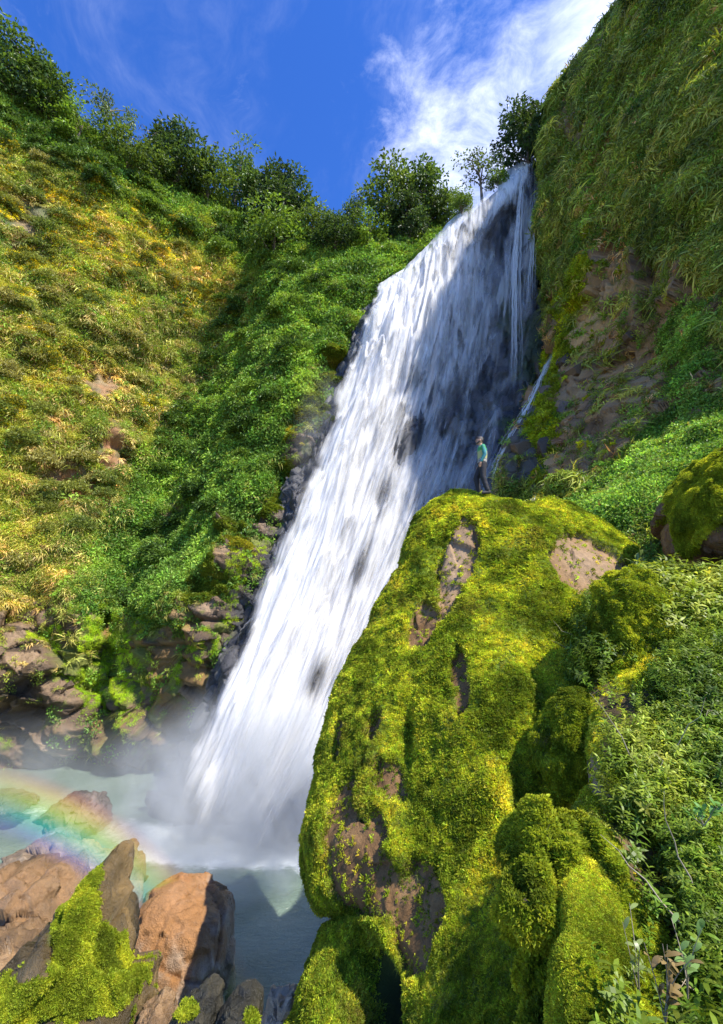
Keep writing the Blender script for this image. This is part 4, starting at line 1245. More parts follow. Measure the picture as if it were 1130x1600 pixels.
ribm = sm(fbm(P / 2.5, 3, 156) + 1.2 * blob(px, py, 500, 620, 40, 90, 25) + 1.1 * blob(px, py, 400, 780, 40, 90, 35) + .7 * blob(px, py, 300, 900, 40, 90, 30), .45, .8)
left_layer('ledge_moss', 'moss', 26000, ribm * sm(dd, 10, 20) * sm(px, 200, 260), (.20, .36), [(-.7, (.05, .07, .01)), (0, (.10, .125, .012)), (.6, (.19, .17, .015))], 178, .3,
           'yellow green moss on the ledge beside the waterfall', 'moss', .02)

P = RIGHT
px, py, dd = proj(P)
wv = ((px > 780) & (px < 1260) & (py > -120) & (py < 1010) & (dd > 5)) / dd ** 2
cov = 1 - RROCK * .96
open_ = sm(fbm(P / 1.6, 4, 190) + .2 + .7 * blob(px, py, 930, 330, 50, 60) + .5 * blob(px, py, 960, 600, 80, 100) + .4 * blob(px, py, 1000, 850, 80, 40), .2, .5)
bushz = sm(1.1 * blob(px, py, 1010, 760, 120, 60, -25) + 1.0 * blob(px, py, 1100, 690, 90, 50) + .8 * blob(px, py, 1080, 540, 50, 90), .3, .6)
bushz = bushz * (1 - .8 * RROCK)
dz, LPfix = dd, None


def right_layer(name, kind, n, wt, size, stops, seed, zmix, label, cat, lift=.08, sc=2.0, jit=.25, down=0.0):
    Q, Nn, i, j = sample(RIGHT, wv * wt, n, lift)
    nz = fbm(Q / sc, 4, seed) + .3 * fbm(Q / .5, 2, seed + 5)
    Z = Nn * (1 - zmix) + np.array((0, 0, zmix - down)) + RNG.normal(0, .22, Nn.shape)
    S = RNG.uniform(*size, len(Q)) * (dz[i, j] / 30) ** .75 * 1.15
    return scatter(name, kind, Q, Z, S, jitter(pal(nz * 1.3, stops) * np.array((2.35, 2.1, 1.6)), jit * 1.5), None, label=label, cat=cat, kind='stuff')


right_layer('hanging_grass', 'grass', 12000, cov * (1 - .75 * open_) * (1 - bushz * .7), (.5, 1.25), [(-.7, (.045, .065, .014)), (0, (.12, .15, .03)), (.6, (.22, .24, .06))], 191, .3,
            'long grass hanging down the shaded right slope', 'grass', down=.15)
right_layer('slope_scrub', 'fine', 13000, cov * (1 - .85 * open_) * (1 - .3 * bushz), (.25, .6), [(-.7, (.03, .055, .012)), (0, (.085, .13, .022)), (.6, (.16, .21, .035))], 194, .4,
            'low dark green scrub on the right slope', 'scrub')
right_layer('dead_leaves', 'dry', 6000, cov * (.15 + open_), (.3, .7), [(-.7, (.09, .06, .03)), (0, (.18, .12, .06)), (.6, (.30, .21, .12))], 197, .3,
            'brown dead leaves hanging on the right slope', 'leaves', down=.2)
right_layer('leafy_cover', 'broad', 13000, bushz * (.25 + .75 * sm(fbm(P / 1.3, 3, 201), -.3, .1)) + .06 * cov, (.22, .48), [(-.7, (.02, .05, .01)), (0, (.06, .12, .02)), (.6, (.13, .22, .045))], 200, .5,
            'dense green bushes at the foot of the right slope', 'undergrowth', .15)
br = sm(.8 * fbm(P / .9, 3, 160) + 1.2 * blob(px, py, 1045, 65, 60, 45, -30) + 1.0 * blob(px, py, 965, 150, 22, 22) + 1.0 * blob(px, py, 1110, 40, 30, 60) + .8 * blob(px, py, 1105, 340, 30, 60) + .6 * blob(px, py, 1000, 20, 30, 20), .35, .7)
right_layer('bright_grass', 'grass', 1100, br, (.35, .9), [(-.7, (.09, .13, .02)), (0, (.15, .20, .03)), (.6, (.22, .26, .05))], 203, .6,
            'tall bright yellow green grass at the rim of the right slope', 'grass')
rim = sm(fbm(P / 1.2, 3, 157) + 1.3 * blob(px, py, 900, 420, 20, 150, 12) + 1.0 * blob(px, py, 850, 660, 26, 80, 8), .5, .8)
right_layer('cliff_moss', 'moss', 16000, rim, (.16, .34), [(-.7, (.07, .10, .012)), (0, (.14, .18, .014)), (.6, (.25, .28, .02))], 206, .3,
            'green moss in bands down the right cliff edge', 'moss', .02)

# ================================================================== TREES
def tube(pts_, rad, sides=6):
    pts_ = np.asarray(pts_, float); n = len(pts_)
    T = np.gradient(pts_, axis=0); T /= np.maximum(np.linalg.norm(T, axis=1, keepdims=True), 1e-9)
    ref = np.array((.31, .95, .05)); S = np.cross(T, ref); S /= np.maximum(np.linalg.norm(S, axis=1, keepdims=True), 1e-6)
    U = np.cross(T, S)
    an = np.arange(sides) * 2 * math.pi / sides
    V = (pts_[:, None] + (S[:, None] * np.cos(an)[None, :, None] + U[:, None] * np.sin(an)[None, :, None]) * np.asarray(rad)[:, None, None]).reshape(-1, 3)
    i, j = np.meshgrid(np.arange(n - 1), np.arange(sides), indexing='ij')
    Fq = np.stack([i * sides + j, i * sides + (j + 1) % sides, (i + 1) * sides + (j + 1) % sides, (i + 1) * sides + j], -1).reshape(-1, 4)
    return V, Fq


def join(parts):
    Vs, Fs, o = [], [], 0
    for V, Fq in parts:
        Vs.append(V); Fs.append(Fq + o); o += len(V)
    return np.concatenate(Vs), np.concatenate(Fs)


def tree_meshes(seed, nclump, leaves, spread, zlo, col, leaf=.05, airy=0.0):
    r = np.random.default_rng(seed)
    cl = []
    for k in range(nclump):
        a = r.uniform(0, 2 * math.pi); f = r.uniform(0, 1)
        z = zlo + (1 - zlo) * (k + .5) / nclump
        rr = spread * math.sqrt(max(0.05, 1 - ((z - (zlo + .38)) / .62) ** 2)) * r.uniform(.25, 1)
        cl.append((rr * math.cos(a), rr * math.sin(a), z, r.uniform(.10, .2) * (1 - airy * .4)))
    parts = []
    lean = r.uniform(-.06, .06, 2)
    zt = np.linspace(-.12, .85, 8)
    tr = np.stack([lean[0] * zt + .02 * np.sin(zt * 7 + seed), lean[1] * zt, zt], 1)
    parts.append(tube(tr, .022 * (1.15 - .95 * np.linspace(0, 1, 8))))
    for (x, y, z, s) in cl:
        b0 = max(zlo * .6, z - r.uniform(.15, .4))
        st = np.array([np.interp(b0, zt, tr[:, 0]), np.interp(b0, zt, tr[:, 1]), b0])
        e = np.array((x, y, z)); f = np.linspace(0, 1, 5)[:, None]
        parts.append(tube(st + (e - st) * f + np.array((0, 0, .05)) * np.sin(f * 3.1), .010 * (1.1 - .85 * f[:, 0]), 4))
    trunk = mesh_data('trunk', *join(parts), M_BARK, True)
    B, D_, T_ = [], [], []
    for (x, y, z, s) in cl:
        n = leaves // nclump
        d = r.normal(0, 1, (n, 3)); d /= np.linalg.norm(d, axis=1, keepdims=True)
        rad = r.uniform(.3, 1, (n, 1)) ** .6
        B.append(np.array((x, y, z)) + d * rad * s * np.array((1.15, 1.15, .7)))
        dd_ = d * .6 + r.normal(0, .6, (n, 3)); dd_[:, 2] -= .2
        D_.append(dd_ / np.linalg.norm(dd_, axis=1, keepdims=True))
        T_.append(np.full(n, r.uniform(.72, 1.3)))
    B, D_, T_ = np.concatenate(B), np.concatenate(D_), np.concatenate(T_)
    n = len(B)
    V, Fq, ids = leafset(B, D_, rdir(n, .2, 1), r.uniform(.7, 1.3, n) * leaf, r.uniform(.35, .6, n) * leaf, .1)
    cc = np.asarray(col)[None] * T_[:, None] * r.uniform(.8, 1.2, (n, 1))
    crown = mesh_data('crown', V, Fq, M_LEAFO, False, {'lv': ('F', r.uniform(0, 1, n)[ids]), 'col': ('C', cc[ids])})
    return trunk, crown


TV = {
    'dense': tree_meshes(1, 26, 3600, .36, .25, (.075, .125, .022), .06),
    'round': tree_meshes(2, 22, 3000, .40, .20, (.105, .155, .025), .06),
    'airy': tree_meshes(3, 12, 800, .36, .45, (.11, .155, .045), .05, .5),
    'bare': tree_meshes(4, 9, 130, .34, .5, (.12, .12, .06), .04, .8),
    'bright': tree_meshes(5, 20, 2400, .38, .28, (.14, .22, .028), .06),
    'tall': tree_meshes(6, 16, 1900, .22, .3, (.10, .155, .03), .05),
    'dark': tree_meshes(7, 26, 3400, .36, .18, (.05, .085, .02), .06),
}


def put_tree(kind, surf, x, y, h, label, group=None, wide=1.0, name='tree', cat='tree'):
    h = h * (1.5 if kind in ('airy', 'tall', 'bare') else 1.25)
    p_, _ = on_surf(surf, x, y)
    t_ = empty(name, tuple(p_ - np.array((0, 0, .2))), label, cat, group, RNG.uniform(0, 6.28))
    t_.scale = (h * wide, h * wide, h)
    for nm, me in zip(('trunk', 'crown'), TV[kind]):
        obj(nm, me, t_)
    return t_


TREES = [
    ('dense', LEFT, 22, 170, 6.5, 'big dense tree at the far left end of the skyline', 1.2), ('bright', LEFT, 78, 205, 5.0, 'broad light green tree, second from the left on the skyline', 1.2),
    ('dark', LEFT, 60, 195, 6.2, 'dark tree squeezed between the two leftmost skyline crowns', 1.1),
    ('airy', LEFT, 160, 240, 6.3, 'thin see-through tree rising above the left slope against the sky', .9), ('bare', LEFT, 226, 272, 5.6, 'nearly bare little tree with a crooked top on the left skyline', .9),
    ('bright', LEFT, 120, 240, 4.4, 'low light green tree left of the see-through one', 1.3), ('dark', LEFT, 276, 300, 8.2, 'dark round tree halfway along the left skyline', 1.1),
    ('round', LEFT, 195, 275, 4.8, 'squat round tree below the bare little tree', 1.3), ('round', LEFT, 240, 295, 4.6, 'squat green tree just left of the dark round skyline tree', 1.3),
    ('tall', LEFT, 368, 335, 7.6, 'tall slim tree standing above the crowns right of the dark round one', 1.1), ('round', LEFT, 325, 325, 5.6, 'bushy tree left of the tall slim tree', 1.3),
    ('dense', LEFT, 412, 350, 6.8, 'dense tree with a ragged top where the left skyline drops', 1.1), ('dark', LEFT, 446, 362, 7.8, 'dark tree at the right shoulder of the left skyline', 1.1),
    ('bright', LEFT, 428, 425, 7.0, 'bright green tree with pale forked trunk below the left skyline', 1.1), ('round', LEFT, 490, 385, 4.4, 'small round tree at the notch of the skyline', 1.3),
    ('tall', LEFT, 553, 385, 5.2, 'little slender pale tree alone in the skyline notch', .9), ('dark', LEFT, 525, 400, 4.2, 'low dark tree hanging over the gully top', 1.5),
    ('round', LEFT, 614, 378, 8.2, 'rounded tree at the left of the cluster by the waterfall crest', 1.0), ('dense', LEFT, 664, 372, 8.4, 'tallest tree of the cluster left of the waterfall crest', 1.0),
    ('dark', LEFT, 638, 385, 6.0, 'dark tree in the middle of the cluster by the crest', 1.0), ('round', LEFT, 694, 366, 5.2, 'low tree at the right end of the cluster by the crest', 1.0),
    ('bright', LEFT, 578, 395, 4.2, 'light green low tree left of the crest cluster', 1.2),
    ('airy', R, 752, 306, 4.2, 'open branched tree just above the white crest', 1.2), ('bright', R, 722, 338, 2.4, 'light green bushy tree hugging the water crest', 1.3),
    ('bright', R, 780, 298, 2.0, 'yellow green shrubby tree right of the open branched one', 1.3),
    ('dark', R, 826, 262, 7.2, 'dark full tree at the top of the falls beside the right cliff', 1.0), ('dense', R, 856, 245, 5.4, 'tree half hidden behind the rim of the right cliff', .9),
    ('dark', RIGHT, 1010, -5, 2.6, 'dark tree leaning over the rim at the very top right', 1.3),
    ('bare', RIGHT, 945, 92, 2.2, 'twiggy sapling on the right rim against the clouds', 1.2),
    ('airy', RIGHT, 915, 130, 2.0, 'thin sapling lower on the right rim', 1.2),
]
for k, s, x, y, h, lab, wd_ in TREES: put_tree(k, s, x, y, h, lab, wide=wd_)

# bushes on the slopes
def bush_meshes(seed, col, flower):
    r = np.random.default_rng(seed)
    n = 900
    d = r.normal(0, 1, (n, 3)); d[:, 2] = np.abs(d[:, 2]); d /= np.linalg.norm(d, axis=1, keepdims=True)
    lob = 1 + .28 * vn(d * 2.2 + seed, seed)
    B = d * (r.uniform(.4, 1, (n, 1)) ** .5) * lob[:, None] * np.array((1, 1, .75))
    D_ = d * .6 + r.normal(0, .6, (n, 3)); D_ /= np.linalg.norm(D_, axis=1, keepdims=True)
    V, Fq, ids = leafset(B, D_, rdir(n, .2, 1), r.uniform(.16, .28, n), r.uniform(.07, .13, n), .1)
    cc = np.asarray(col)[None] * (.75 + .5 * _h(*(np.floor(B * 2.5).astype(int).T), seed))[:, None]
    fol = mesh_data('foliage', V, Fq, M_LEAFO, False, {'lv': ('F', r.uniform(0, 1, n)[ids]), 'col': ('C', cc[ids])})
    fl_ = None
    if flower:
        n = 420
        d = r.normal(0, 1, (n, 3)); d[:, 2] = np.abs(d[:, 2]) * 1.3; d /= np.linalg.norm(d, axis=1, keepdims=True)
        lob = 1 + .28 * vn(d * 2.2 + seed, seed)
        keepf = vn(d * 3.1 + 5, seed + 1) > -.05
        B = (d * lob[:, None] * 1.03 * np.array((1, 1, .78)))[keepf]; n = len(B)
        V, Fq, ids = leafset(B, rdir(n, -.2, .6), rdir(n, .5, 1), r.uniform(.09, .15, n), r.uniform(.08, .13, n))
        cc = np.array((.55, .42, .02))[None] * r.uniform(.7, 1.15, (n, 1))
        fl_ = mesh_data('flowers', V, Fq, M_LEAFO, False, {'lv': ('F', r.uniform(.3, .7, n)[ids]), 'col': ('C', cc[ids])})
    return fol, fl_


YB = [bush_meshes(300 + k, (.17, .19, .03), True) for k in range(3)]
GB = [bush_meshes(310 + k, c, False) for k, c in enumerate(((.09, .155, .025), (.14, .22, .03), (.06, .11, .02)))]
YPOS = YPOS0
for k, (x, y) in enumerate(YPOS):
    p_, (i, j) = on_surf(LEFT, x, y)
    t_ = empty('flowering_shrub', tuple(p_ + LN[i, j] * .2), 'low shrub dotted with yellow blossom on the sunny left slope', 'shrub', 'yellow flowering shrubs on the left slope', RNG.uniform(0, 6.3))
    s = RNG.uniform(.5, 1.05); t_.scale = (s * 1.1, s * 1.1, s * 1.25)
    f_, b_ = YB[k % 3]
    obj('foliage', f_, t_, kind='stuff'); obj('flowers', b_, t_, kind='stuff')
GP = [(x, y) for x, y in zip(RNG.uniform(235, 560, 400), RNG.uniform(330, 900, 400)) if 330 < x + (y - 500) * .55 < 505 and y > 300 + (x - 235) * .42][:60]
for k, (x, y) in enumerate(GP):
    p_, (i, j) = on_surf(LEFT, x, y)
    b_ = bpy.data.objects.new('green_shrub', GB[k % 3][0]); COL.objects.link(b_)
    tag(b_, 'rounded leafy green shrub in the gully left of the waterfall', 'shrub', 'green shrubs in the gully')
    s = RNG.uniform(.7, 1.7); b_.location = p_ + LN[i, j] * .2; b_.scale = (s, s, s); b_.rotation_euler = (0, 0, RNG.uniform(0, 6.3))
GP = [(x, y) for x, y in zip(RNG.uniform(-20, 480, 400), RNG.uniform(60, 450, 400)) if 0 < y - (150 + x * .50) < 75][:60]
for k, (x, y) in enumerate(GP):
    p_, (i, j) = on_surf(LEFT, x, y)
    b_ = bpy.data.objects.new('green_shrub', GB[k % 3][0]); COL.objects.link(b_)
    tag(b_, 'leafy green shrub in the belt just under the left skyline', 'shrub', 'green shrubs under the left skyline')
    s = RNG.uniform(.7, 1.9); b_.location = p_ + LN[i, j] * .3; b_.scale = (s, s, s * 1.1); b_.rotation_euler = (0, 0, RNG.uniform(0, 6.3))

OB = [bush_meshes(330 + k, c, False) for k, c in enumerate(((.22, .24, .05), (.28, .26, .08), (.15, .19, .04)))]
GP = [(x, y) for x, y in zip(RNG.uniform(-20, 330, 600), RNG.uniform(170, 900, 600)) if y > 190 + x * .62 and x + (y - 500) * .62 < 340][:110]
for k, (x, y) in enumerate(GP):
    p_, (i, j) = on_surf(LEFT, x, y)
    b_ = bpy.data.objects.new('olive_shrub', OB[k % 3][0]); COL.objects.link(b_)
    tag(b_, 'olive tuft of shrub standing out of the sunny left slope', 'shrub', 'olive shrubs on the sunny left slope')
    s = RNG.uniform(.5, 1.4); b_.location = p_ + LN[i, j] * .15; b_.scale = (s, s, s * 1.1); b_.rotation_euler = (0, 0, RNG.uniform(0, 6.3))

# ================================================================== FOREGROUND SHRUBS
P = BANK
Nb = facing(P)
TWIG_N = 0


def bank_shrub(label, blobs, n, size, stops, seed, ntwig=5):
    wt = sum(k * blob(BPX, BPY, x, y, rx, ry, a) for x, y, rx, ry, a, k in blobs)
    wt = sm(wt + .3 * fbm(P / .5, 3, seed), .3, .6) / BDD ** 2 * (BPX < 1230) * (BPX > 780) * (BPY < 1700)
    Q, Nn, i, j = sample(P, wt, n)
    c = Q.mean(0)
    t_ = empty('leafy_shrub', tuple(c), label, 'shrub')
    nz = fbm(Q / .6, 3, seed + 1) + .4 * RNG.uniform(-1, 1, len(Q))
    Z = Nn * .6 + np.array((0, 0, .75)) + RNG.normal(0, .45, Nn.shape)
    S = RNG.uniform(*size, len(Q))
    scatter('foliage', 'sprig', Q - c + Nn * RNG.uniform(-.05, .25, (len(Q), 1)), Z, S, jitter(pal(nz, stops), .25), t_, kind='stuff')
    for q in range(ntwig):
        k = RNG.integers(len(Q))
        a = Q[k] - c; dr = Nn[k] * .5 + np.array((0, 0, .5)) + RNG.normal(0, .55, 3)
        f = np.linspace(0, 1, 9)[:, None]
        ln = RNG.uniform(.35, .75)
        bend = RNG.normal(0, .3, 3)
        V, Fq = tube(a + dr * f * ln + bend * f ** 2 * ln * .8 + .02 * RNG.normal(0, 1, (9, 3)) * f, .008 * (1.2 - f[:, 0]), 5)
        obj('twig', mesh_data('twig', V, Fq, M_TWIG, True), t_)
    return t_


LG = [(-1, (.05, .085, .010)), (0, (.19, .25, .022)), (1, (.46, .48, .08))]
DG = [(-1, (.03, .06, .008)), (0, (.13, .20, .018)), (1, (.36, .42, .05))]
bank_shrub('grey green narrow leaved shrub filling the right edge above the bottom corner', [(1110, 1130, 75, 150, 0, 1.0)], 3150, (0.136, 0.280), DG, 401, 4)
bank_shrub('sprawling light leaved shrub with bare twigs behind the big moss lump', [(1025, 1230, 70, 75, 0, 1.0)], 1890, (0.124, 0.252), LG, 402, 5)
bank_shrub('darker leafy shrub low at the right edge by the brown twigs', [(1105, 1370, 60, 90, 0, 1.0)], 1890, (0.099, 0.210), DG, 403, 4)
bank_shrub('dark green herb tangle in the corner under the right edge', [(1120, 1520, 50, 70, 0, 1.0)], 1260, (0.081, 0.168), DG, 404, 3)
bank_shrub('grassy green shrub in the hollow between the moss rock and the upright moss lump', [(900, 960, 50, 60, 0, 1.1), (925, 1030, 30, 60, 0, .9)], 1100, (.22, .42), DG, 405, 4)
bank_shrub('leafy shrub along the top of the bank under the capped boulder', [(1080, 960, 90, 45, 0, 1.2)], 1500, (.28, .5), LG, 406, 4)
# low herbs closing the soil between the shrubs, also past the frame
wt = (1 - .9 * BMOSS) * (BPX > 930) * (BPY < 2600) / (BDD + 2) ** 2 * (1 + 3 * (BPX > 1180))
Q, Nn, i, j = sample(P, wt, 14000)
scatter('bank_herbs', 'sprig', Q, Nn * .6 + np.array((0, 0, .6)) + RNG.normal(0, .4, Q.shape), RNG.uniform(.12, .3, len(Q)), jitter(pal(fbm(Q / .6, 3, 410), DG), .3), None,
        label='low green herbs covering the soil between the shrubs at the right', cat='herbs', kind='stuff')
# grass on the moss lump crest
wt = (blob(BPX, BPY, 890, 1290, 40, 22) + .5 * blob(BPX, BPY, 985, 920, 30, 20)) / BDD ** 2
Q, Nn, i, j = sample(P, wt, 260)
scatter('lump_grass', 'grass', Q, Nn + np.array((0, 0, 1.0)), RNG.uniform(.10, .2, len(Q)), jitter(np.tile((.30, .34, .05), (len(Q), 1)), .3), None,
        label='short pale grass on the crest of the moss lump', cat='grass', kind='stuff')


# plants with large leaves that can be told apart
def big_plant(x, y, Y, h, nst, label, lc, n_leaf=9, surf=None, ll=.09, spread=.5, name='leafy_plant', droop=.2):
    p_ = at(x, y, Y)
    t_ = empty(name, tuple(p_), label, 'plant')
    ml, tl = mat('plant_leaf_' + str(int(x)))
    no = tl.noise(tl.n('ShaderNodeTexCoord').outputs['Object'], 18, 3)
    cc = tl.mixc(no, tuple(v * .6 for v in lc), tuple(v * 1.4 for v in lc))
    pb = tl.n('ShaderNodeBsdfPrincipled', {'Base Color': cc, 'Roughness': .4})
    tb = tl.n('ShaderNodeBsdfTranslucent', {0: cc})
    tl.n('ShaderNodeOutputMaterial', {0: tl.n('ShaderNodeMixShader', {0: .35, 1: pb.outputs[0], 2: tb.outputs[0]})})
    for s in range(nst):
        d = np.array((RNG.normal(0, spread), RNG.normal(-.15, spread * .5), 1.0)); d /= np.linalg.norm(d)
        f = np.linspace(0, 1, 8)[:, None]; L_ = h * RNG.uniform(.65, 1.1)
        bend = RNG.normal(0, .18, 3)
        S_ = d * f * L_ + bend * f ** 2 * L_
        st = obj('stem', mesh_data('stem', *tube(S_, .0035 * (1.2 - .8 * f[:, 0]), 5), M_TWIG, True), t_)
        for q in range(n_leaf // nst + 1):
            ff = RNG.uniform(.35, 1.0); b0 = np.array([np.interp(ff, f[:, 0], S_[:, a]) for a in range(3)])
            dd_ = np.array((RNG.normal(0, 1), RNG.normal(-.3, .7), RNG.uniform(.5, 1.8))); dd_ /= np.linalg.norm(dd_)
            V, Fq, ids = leafset(b0[None], dd_[None], np.array([[0, -.4, 1.0]]), np.array([ll * RNG.uniform(.7, 1.3)]), np.array([ll * .34]), droop, 5, .3)
            obj('leaf', mesh_data('leaf', V, Fq, ml, True), t_)
    return t_


big_plant(1040, 1600, 2.75, .42, 5, 'stalky brownish plant with pale upright leaves in the bottom right corner', (.30, .21, .08), 22, ll=.075, spread=.22)
big_plant(1075, 1560, 2.8, .30, 3, 'green stalked plant left of the brown twigs at the bottom right', (.20, .32, .08), 12, ll=.08, spread=.3)
big_plant(1000, 1560, 3.1, .34, 3, 'olive sapling with a bent stem at the edge of the yellow moss', (.22, .28, .08), 10, ll=.07, spread=.25)
big_plant(1100, 1290, 3.9, .22, 5, 'sprig with long bright green blades below the right shrub', (.14, .30, .06), 22, ll=.085, spread=.6)
big_plant(812, 1400, 5.9, .18, 2, 'tiny pale plant rooted on the dark seam of the moss rock', (.55, .58, .42), 8, ll=.11, spread=.4)
big_plant(540, 1330, 8.3, .05, 5, 'small bright yellow herb on the bare left flank of the moss rock', (.55, .58, .03), 30, ll=.09, spread=.8)
big_plant(505, 1405, 8.6, .05, 5, 'bright yellow herb at the overhang on the left edge of the moss rock', (.55, .58, .03), 24, ll=.08, spread=.8)
big_plant(834, 792, 11.9, .30, 4, 'pale little plant sprouting beside the man on the moss rock', (.50, .50, .38), 14, ll=.07, spread=.3)
big_plant(792, 786, 12.0, .14, 2, 'two tiny white leaved sprouts at the feet of the man', (.6, .6, .5), 6, ll=.06, spread=.4)
big_plant(868, 790, 12.1, .26, 6, 'twiggy tan bush on the top edge of the moss rock', (.36, .32, .16), 26, ll=.07, spread=.6)
big_plant(1000, 905, 10.2, .5, 6, 'spiky grass clump at the top right end of the moss rock', (.2, .27, .07), 18, ll=.25, spread=.7)

# ================================================================== PERSON
def blobmesh(name, caps, spheres, vox, mat_, smooth=3, extra=None):
    import bmesh
    bm = bmesh.new()
    for a, b, ra, rb in caps:
        a, b = Vector(a), Vector(b)
        T = (b - a); L_ = T.length
        g = bmesh.ops.create_cone(bm, cap_ends=True, segments=16, radius1=ra, radius2=rb, depth=L_)
        Mx = Matrix.Translation((a + b) / 2) @ T.to_track_quat('Z', 'Y').to_matrix().to_4x4()
        bmesh.ops.transform(bm, matrix=Mx, verts=g['verts'])
        for c_, r_ in ((a, ra), (b, rb)):
            g = bmesh.ops.create_icosphere(bm, subdivisions=2, radius=r_); bmesh.ops.translate(bm, vec=c_, verts=g['verts'])
    for c_, r_ in spheres:
        g = bmesh.ops.create_icosphere(bm, subdivisions=3, radius=1)
        bmesh.ops.scale(bm, vec=Vector(r_), verts=g['verts']); bmesh.ops.translate(bm, vec=Vector(c_), verts=g['verts'])
    me = bpy.data.meshes.new(name + '_raw'); bm.to_mesh(me); bm.free()
    o = bpy.data.objects.new(name + '_raw', me); COL.objects.link(o)
    md = o.modifiers.new('r', 'REMESH'); md.mode = 'VOXEL'; md.voxel_size = vox
    ms = o.modifiers.new('s', 'SMOOTH'); ms.factor = .5; ms.iterations = smooth
    dg = bpy.context.evaluated_depsgraph_get()
    out = bpy.data.meshes.new_from_object(o.evaluated_get(dg)); out.name = name
    bpy.data.objects.remove(o)
    if extra: extra(out)
    out.materials.clear(); out.materials.append(mat_)
    out.polygons.foreach_set('use_smooth', np.ones(len(out.polygons), bool))
    return out


# local frame: faces -x, his left side towards -y (the camera), feet on z = 0
def person(loc, rz):
    t_ = empty('person', loc, 'bearded man in green long sleeved shirt and black trousers atop the moss rock', 'person', None, rz)
    skin = plain('skin', (.42, .24, .15), .55, .12, 30)
    hair = plain('hair', (.03, .022, .018), .5, .4, 60, .5, .6)
    shoe = plain('shoe', (.05, .045, .04), .7)
    tr_m = plain('black_trousers', (.030, .029, .032), .8, .45, 7, .8, .3, .05)
    m, t = mat('green_shirt')
    co = t.n('ShaderNodeTexCoord').outputs['Object']
    sp = t.n('ShaderNodeSeparateXYZ', {0: co})
    z, y_, x_ = sp.outputs[2], sp.outputs[1], sp.outputs[0]
    no = t.noise(co, 9, 4, .6, .6)
    zz_ = t.m('ADD', z, t.m('MULTIPLY', t.m('SUBTRACT', no, .5), .10))
    trunkc = t.mixc(t.ss(zz_, 1.26, 1.32), (.42, .42, .16), (.05, .30, .10))
    st = t.ss(t.m('SINE', t.m('MULTIPLY', t.m('ADD', zz_, t.m('MULTIPLY', x_, .6)), 150)), -.2, .2)
    hem = t.mixc(st, (.03, .03, .035), (.55, .52, .45))
    trunkc = t.mixc(t.ss(zz_, 1.06, 1.08), hem, trunkc)
    arm = t.mixc(t.ss(zz_, 1.20, 1.28), (.03, .20, .19), (.05, .30, .10))
    arm = t.mixc(t.ss(no, .52, .56), arm, (.06, .22, .30))
    side_ = t.ss(t.m('ABSOLUTE', y_), .150, .165)
    cc = t.mixc(side_, trunkc, arm)
    b = t.n('ShaderNodeBump', {'Strength': .5, 'Distance': .02, 'Height': no})
    t.n('ShaderNodeOutputMaterial', {0: t.n('ShaderNodeBsdfPrincipled', {'Base Color': cc, 'Roughness': .8, 'Normal': b.outputs[0]})})
    hx = -.03
    caps = [((0, 0, .95), (.02, 0, 1.35), .115, .13), ((.01, 0, 1.40), (-.015, 0, 1.52), .06, .055)]
    for s in (-1, 1):       # s=-1: left side, near the camera
        kn = (-.17, s * .11, .53) if s == 1 else (-.03, s * .11, .51)
        an = (-.11, s * .12, .09) if s == 1 else (.08, s * .12, .09)
        caps += [((0, s * .085, .93), kn, .085, .055), (kn, an, .055, .038), (an, (an[0] - .14, s * .13, .035), .035, .03)]
        el = (.045, s * .215, 1.15); wr = (-.07, s * .20, .93)
        caps += [((.02, s * .17, 1.41), el, .055, .042), (el, wr, .042, .028), (wr, (-.10, s * .195, .87), .028, .03)]
        for q in range(4):  # four fingers curled slightly inwards, unequal
            b0 = (-.085 - .018 * q + .012, s * .195, .855 - .003 * q)
            ln = (.058, .066, .062, .048)[3 - q]
            mid = (b0[0] - .012, s * .190, b0[2] - ln * .6)
            caps += [(b0, mid, .0095, .009), (mid, (mid[0] + .012, s * .178, mid[2] - ln * .5), .0088, .0075)]
        caps += [((-.105, s * .185, .895), (-.135, s * .172, .865), .0125, .0105), ((-.135, s * .172, .865), (-.14, s * .165, .838), .0105, .009)]
    spheres = [((hx, 0, 1.635), (.098, .078, .115)), ((hx - .045, 0, 1.585), (.052, .055, .06)), ((hx - .107, 0, 1.625), (.018, .014, .024)), ((hx - .095, 0, 1.668), (.014, .045, .012)),
               ((hx - .098, 0, 1.583), (.012, .026, .010)), ((hx + .005, -.08, 1.63), (.022, .012, .032)), ((hx + .005, .08, 1.63), (.022, .012, .032)), ((hx - .08, 0, 1.545), (.028, .032, .022))]
    obj('body', blobmesh('body', caps, spheres, .0065, skin, 2), t_)
    for s in (-1, 1):
        o = obj('eye', blobmesh('eye', [], [((hx - .090, s * .032, 1.648), (.013, .014, .010))], .003, plain('eye_dark', (.03, .02, .02), .2), 1), t_)
    obj('hair', blobmesh('hair', [], [((hx + .012, 0, 1.685), (.102, .080, .085)), ((hx + .045, 0, 1.645), (.068, .079, .085)), ((hx - .055, 0, 1.735), (.045, .055, .024))], .008, hair, 2), t_)
    obj('beard', blobmesh('beard', [((hx - .02, -.062, 1.60), (hx - .075, -.035, 1.555), .020, .020), ((hx - .02, .062, 1.60), (hx - .075, .035, 1.555), .020, .020), ((hx - .085, -.03, 1.552), (hx - .085, .03, 1.552), .024, .024)],
                          [((hx - .105, 0, 1.602), (.010, .03, .007))], .006, hair, 1), t_)
    sc_ = [((0, 0, 1.0), (.02, 0, 1.20), .130, .138), ((.02, 0, 1.20), (.02, 0, 1.36), .138, .135)]
    ss2 = [((.02, 0, 1.37), (.115, .185, .085)), ((0, 0, .97), (.135, .150, .06)), ((.0, 0, 1.455), (.062, .068, .04))]
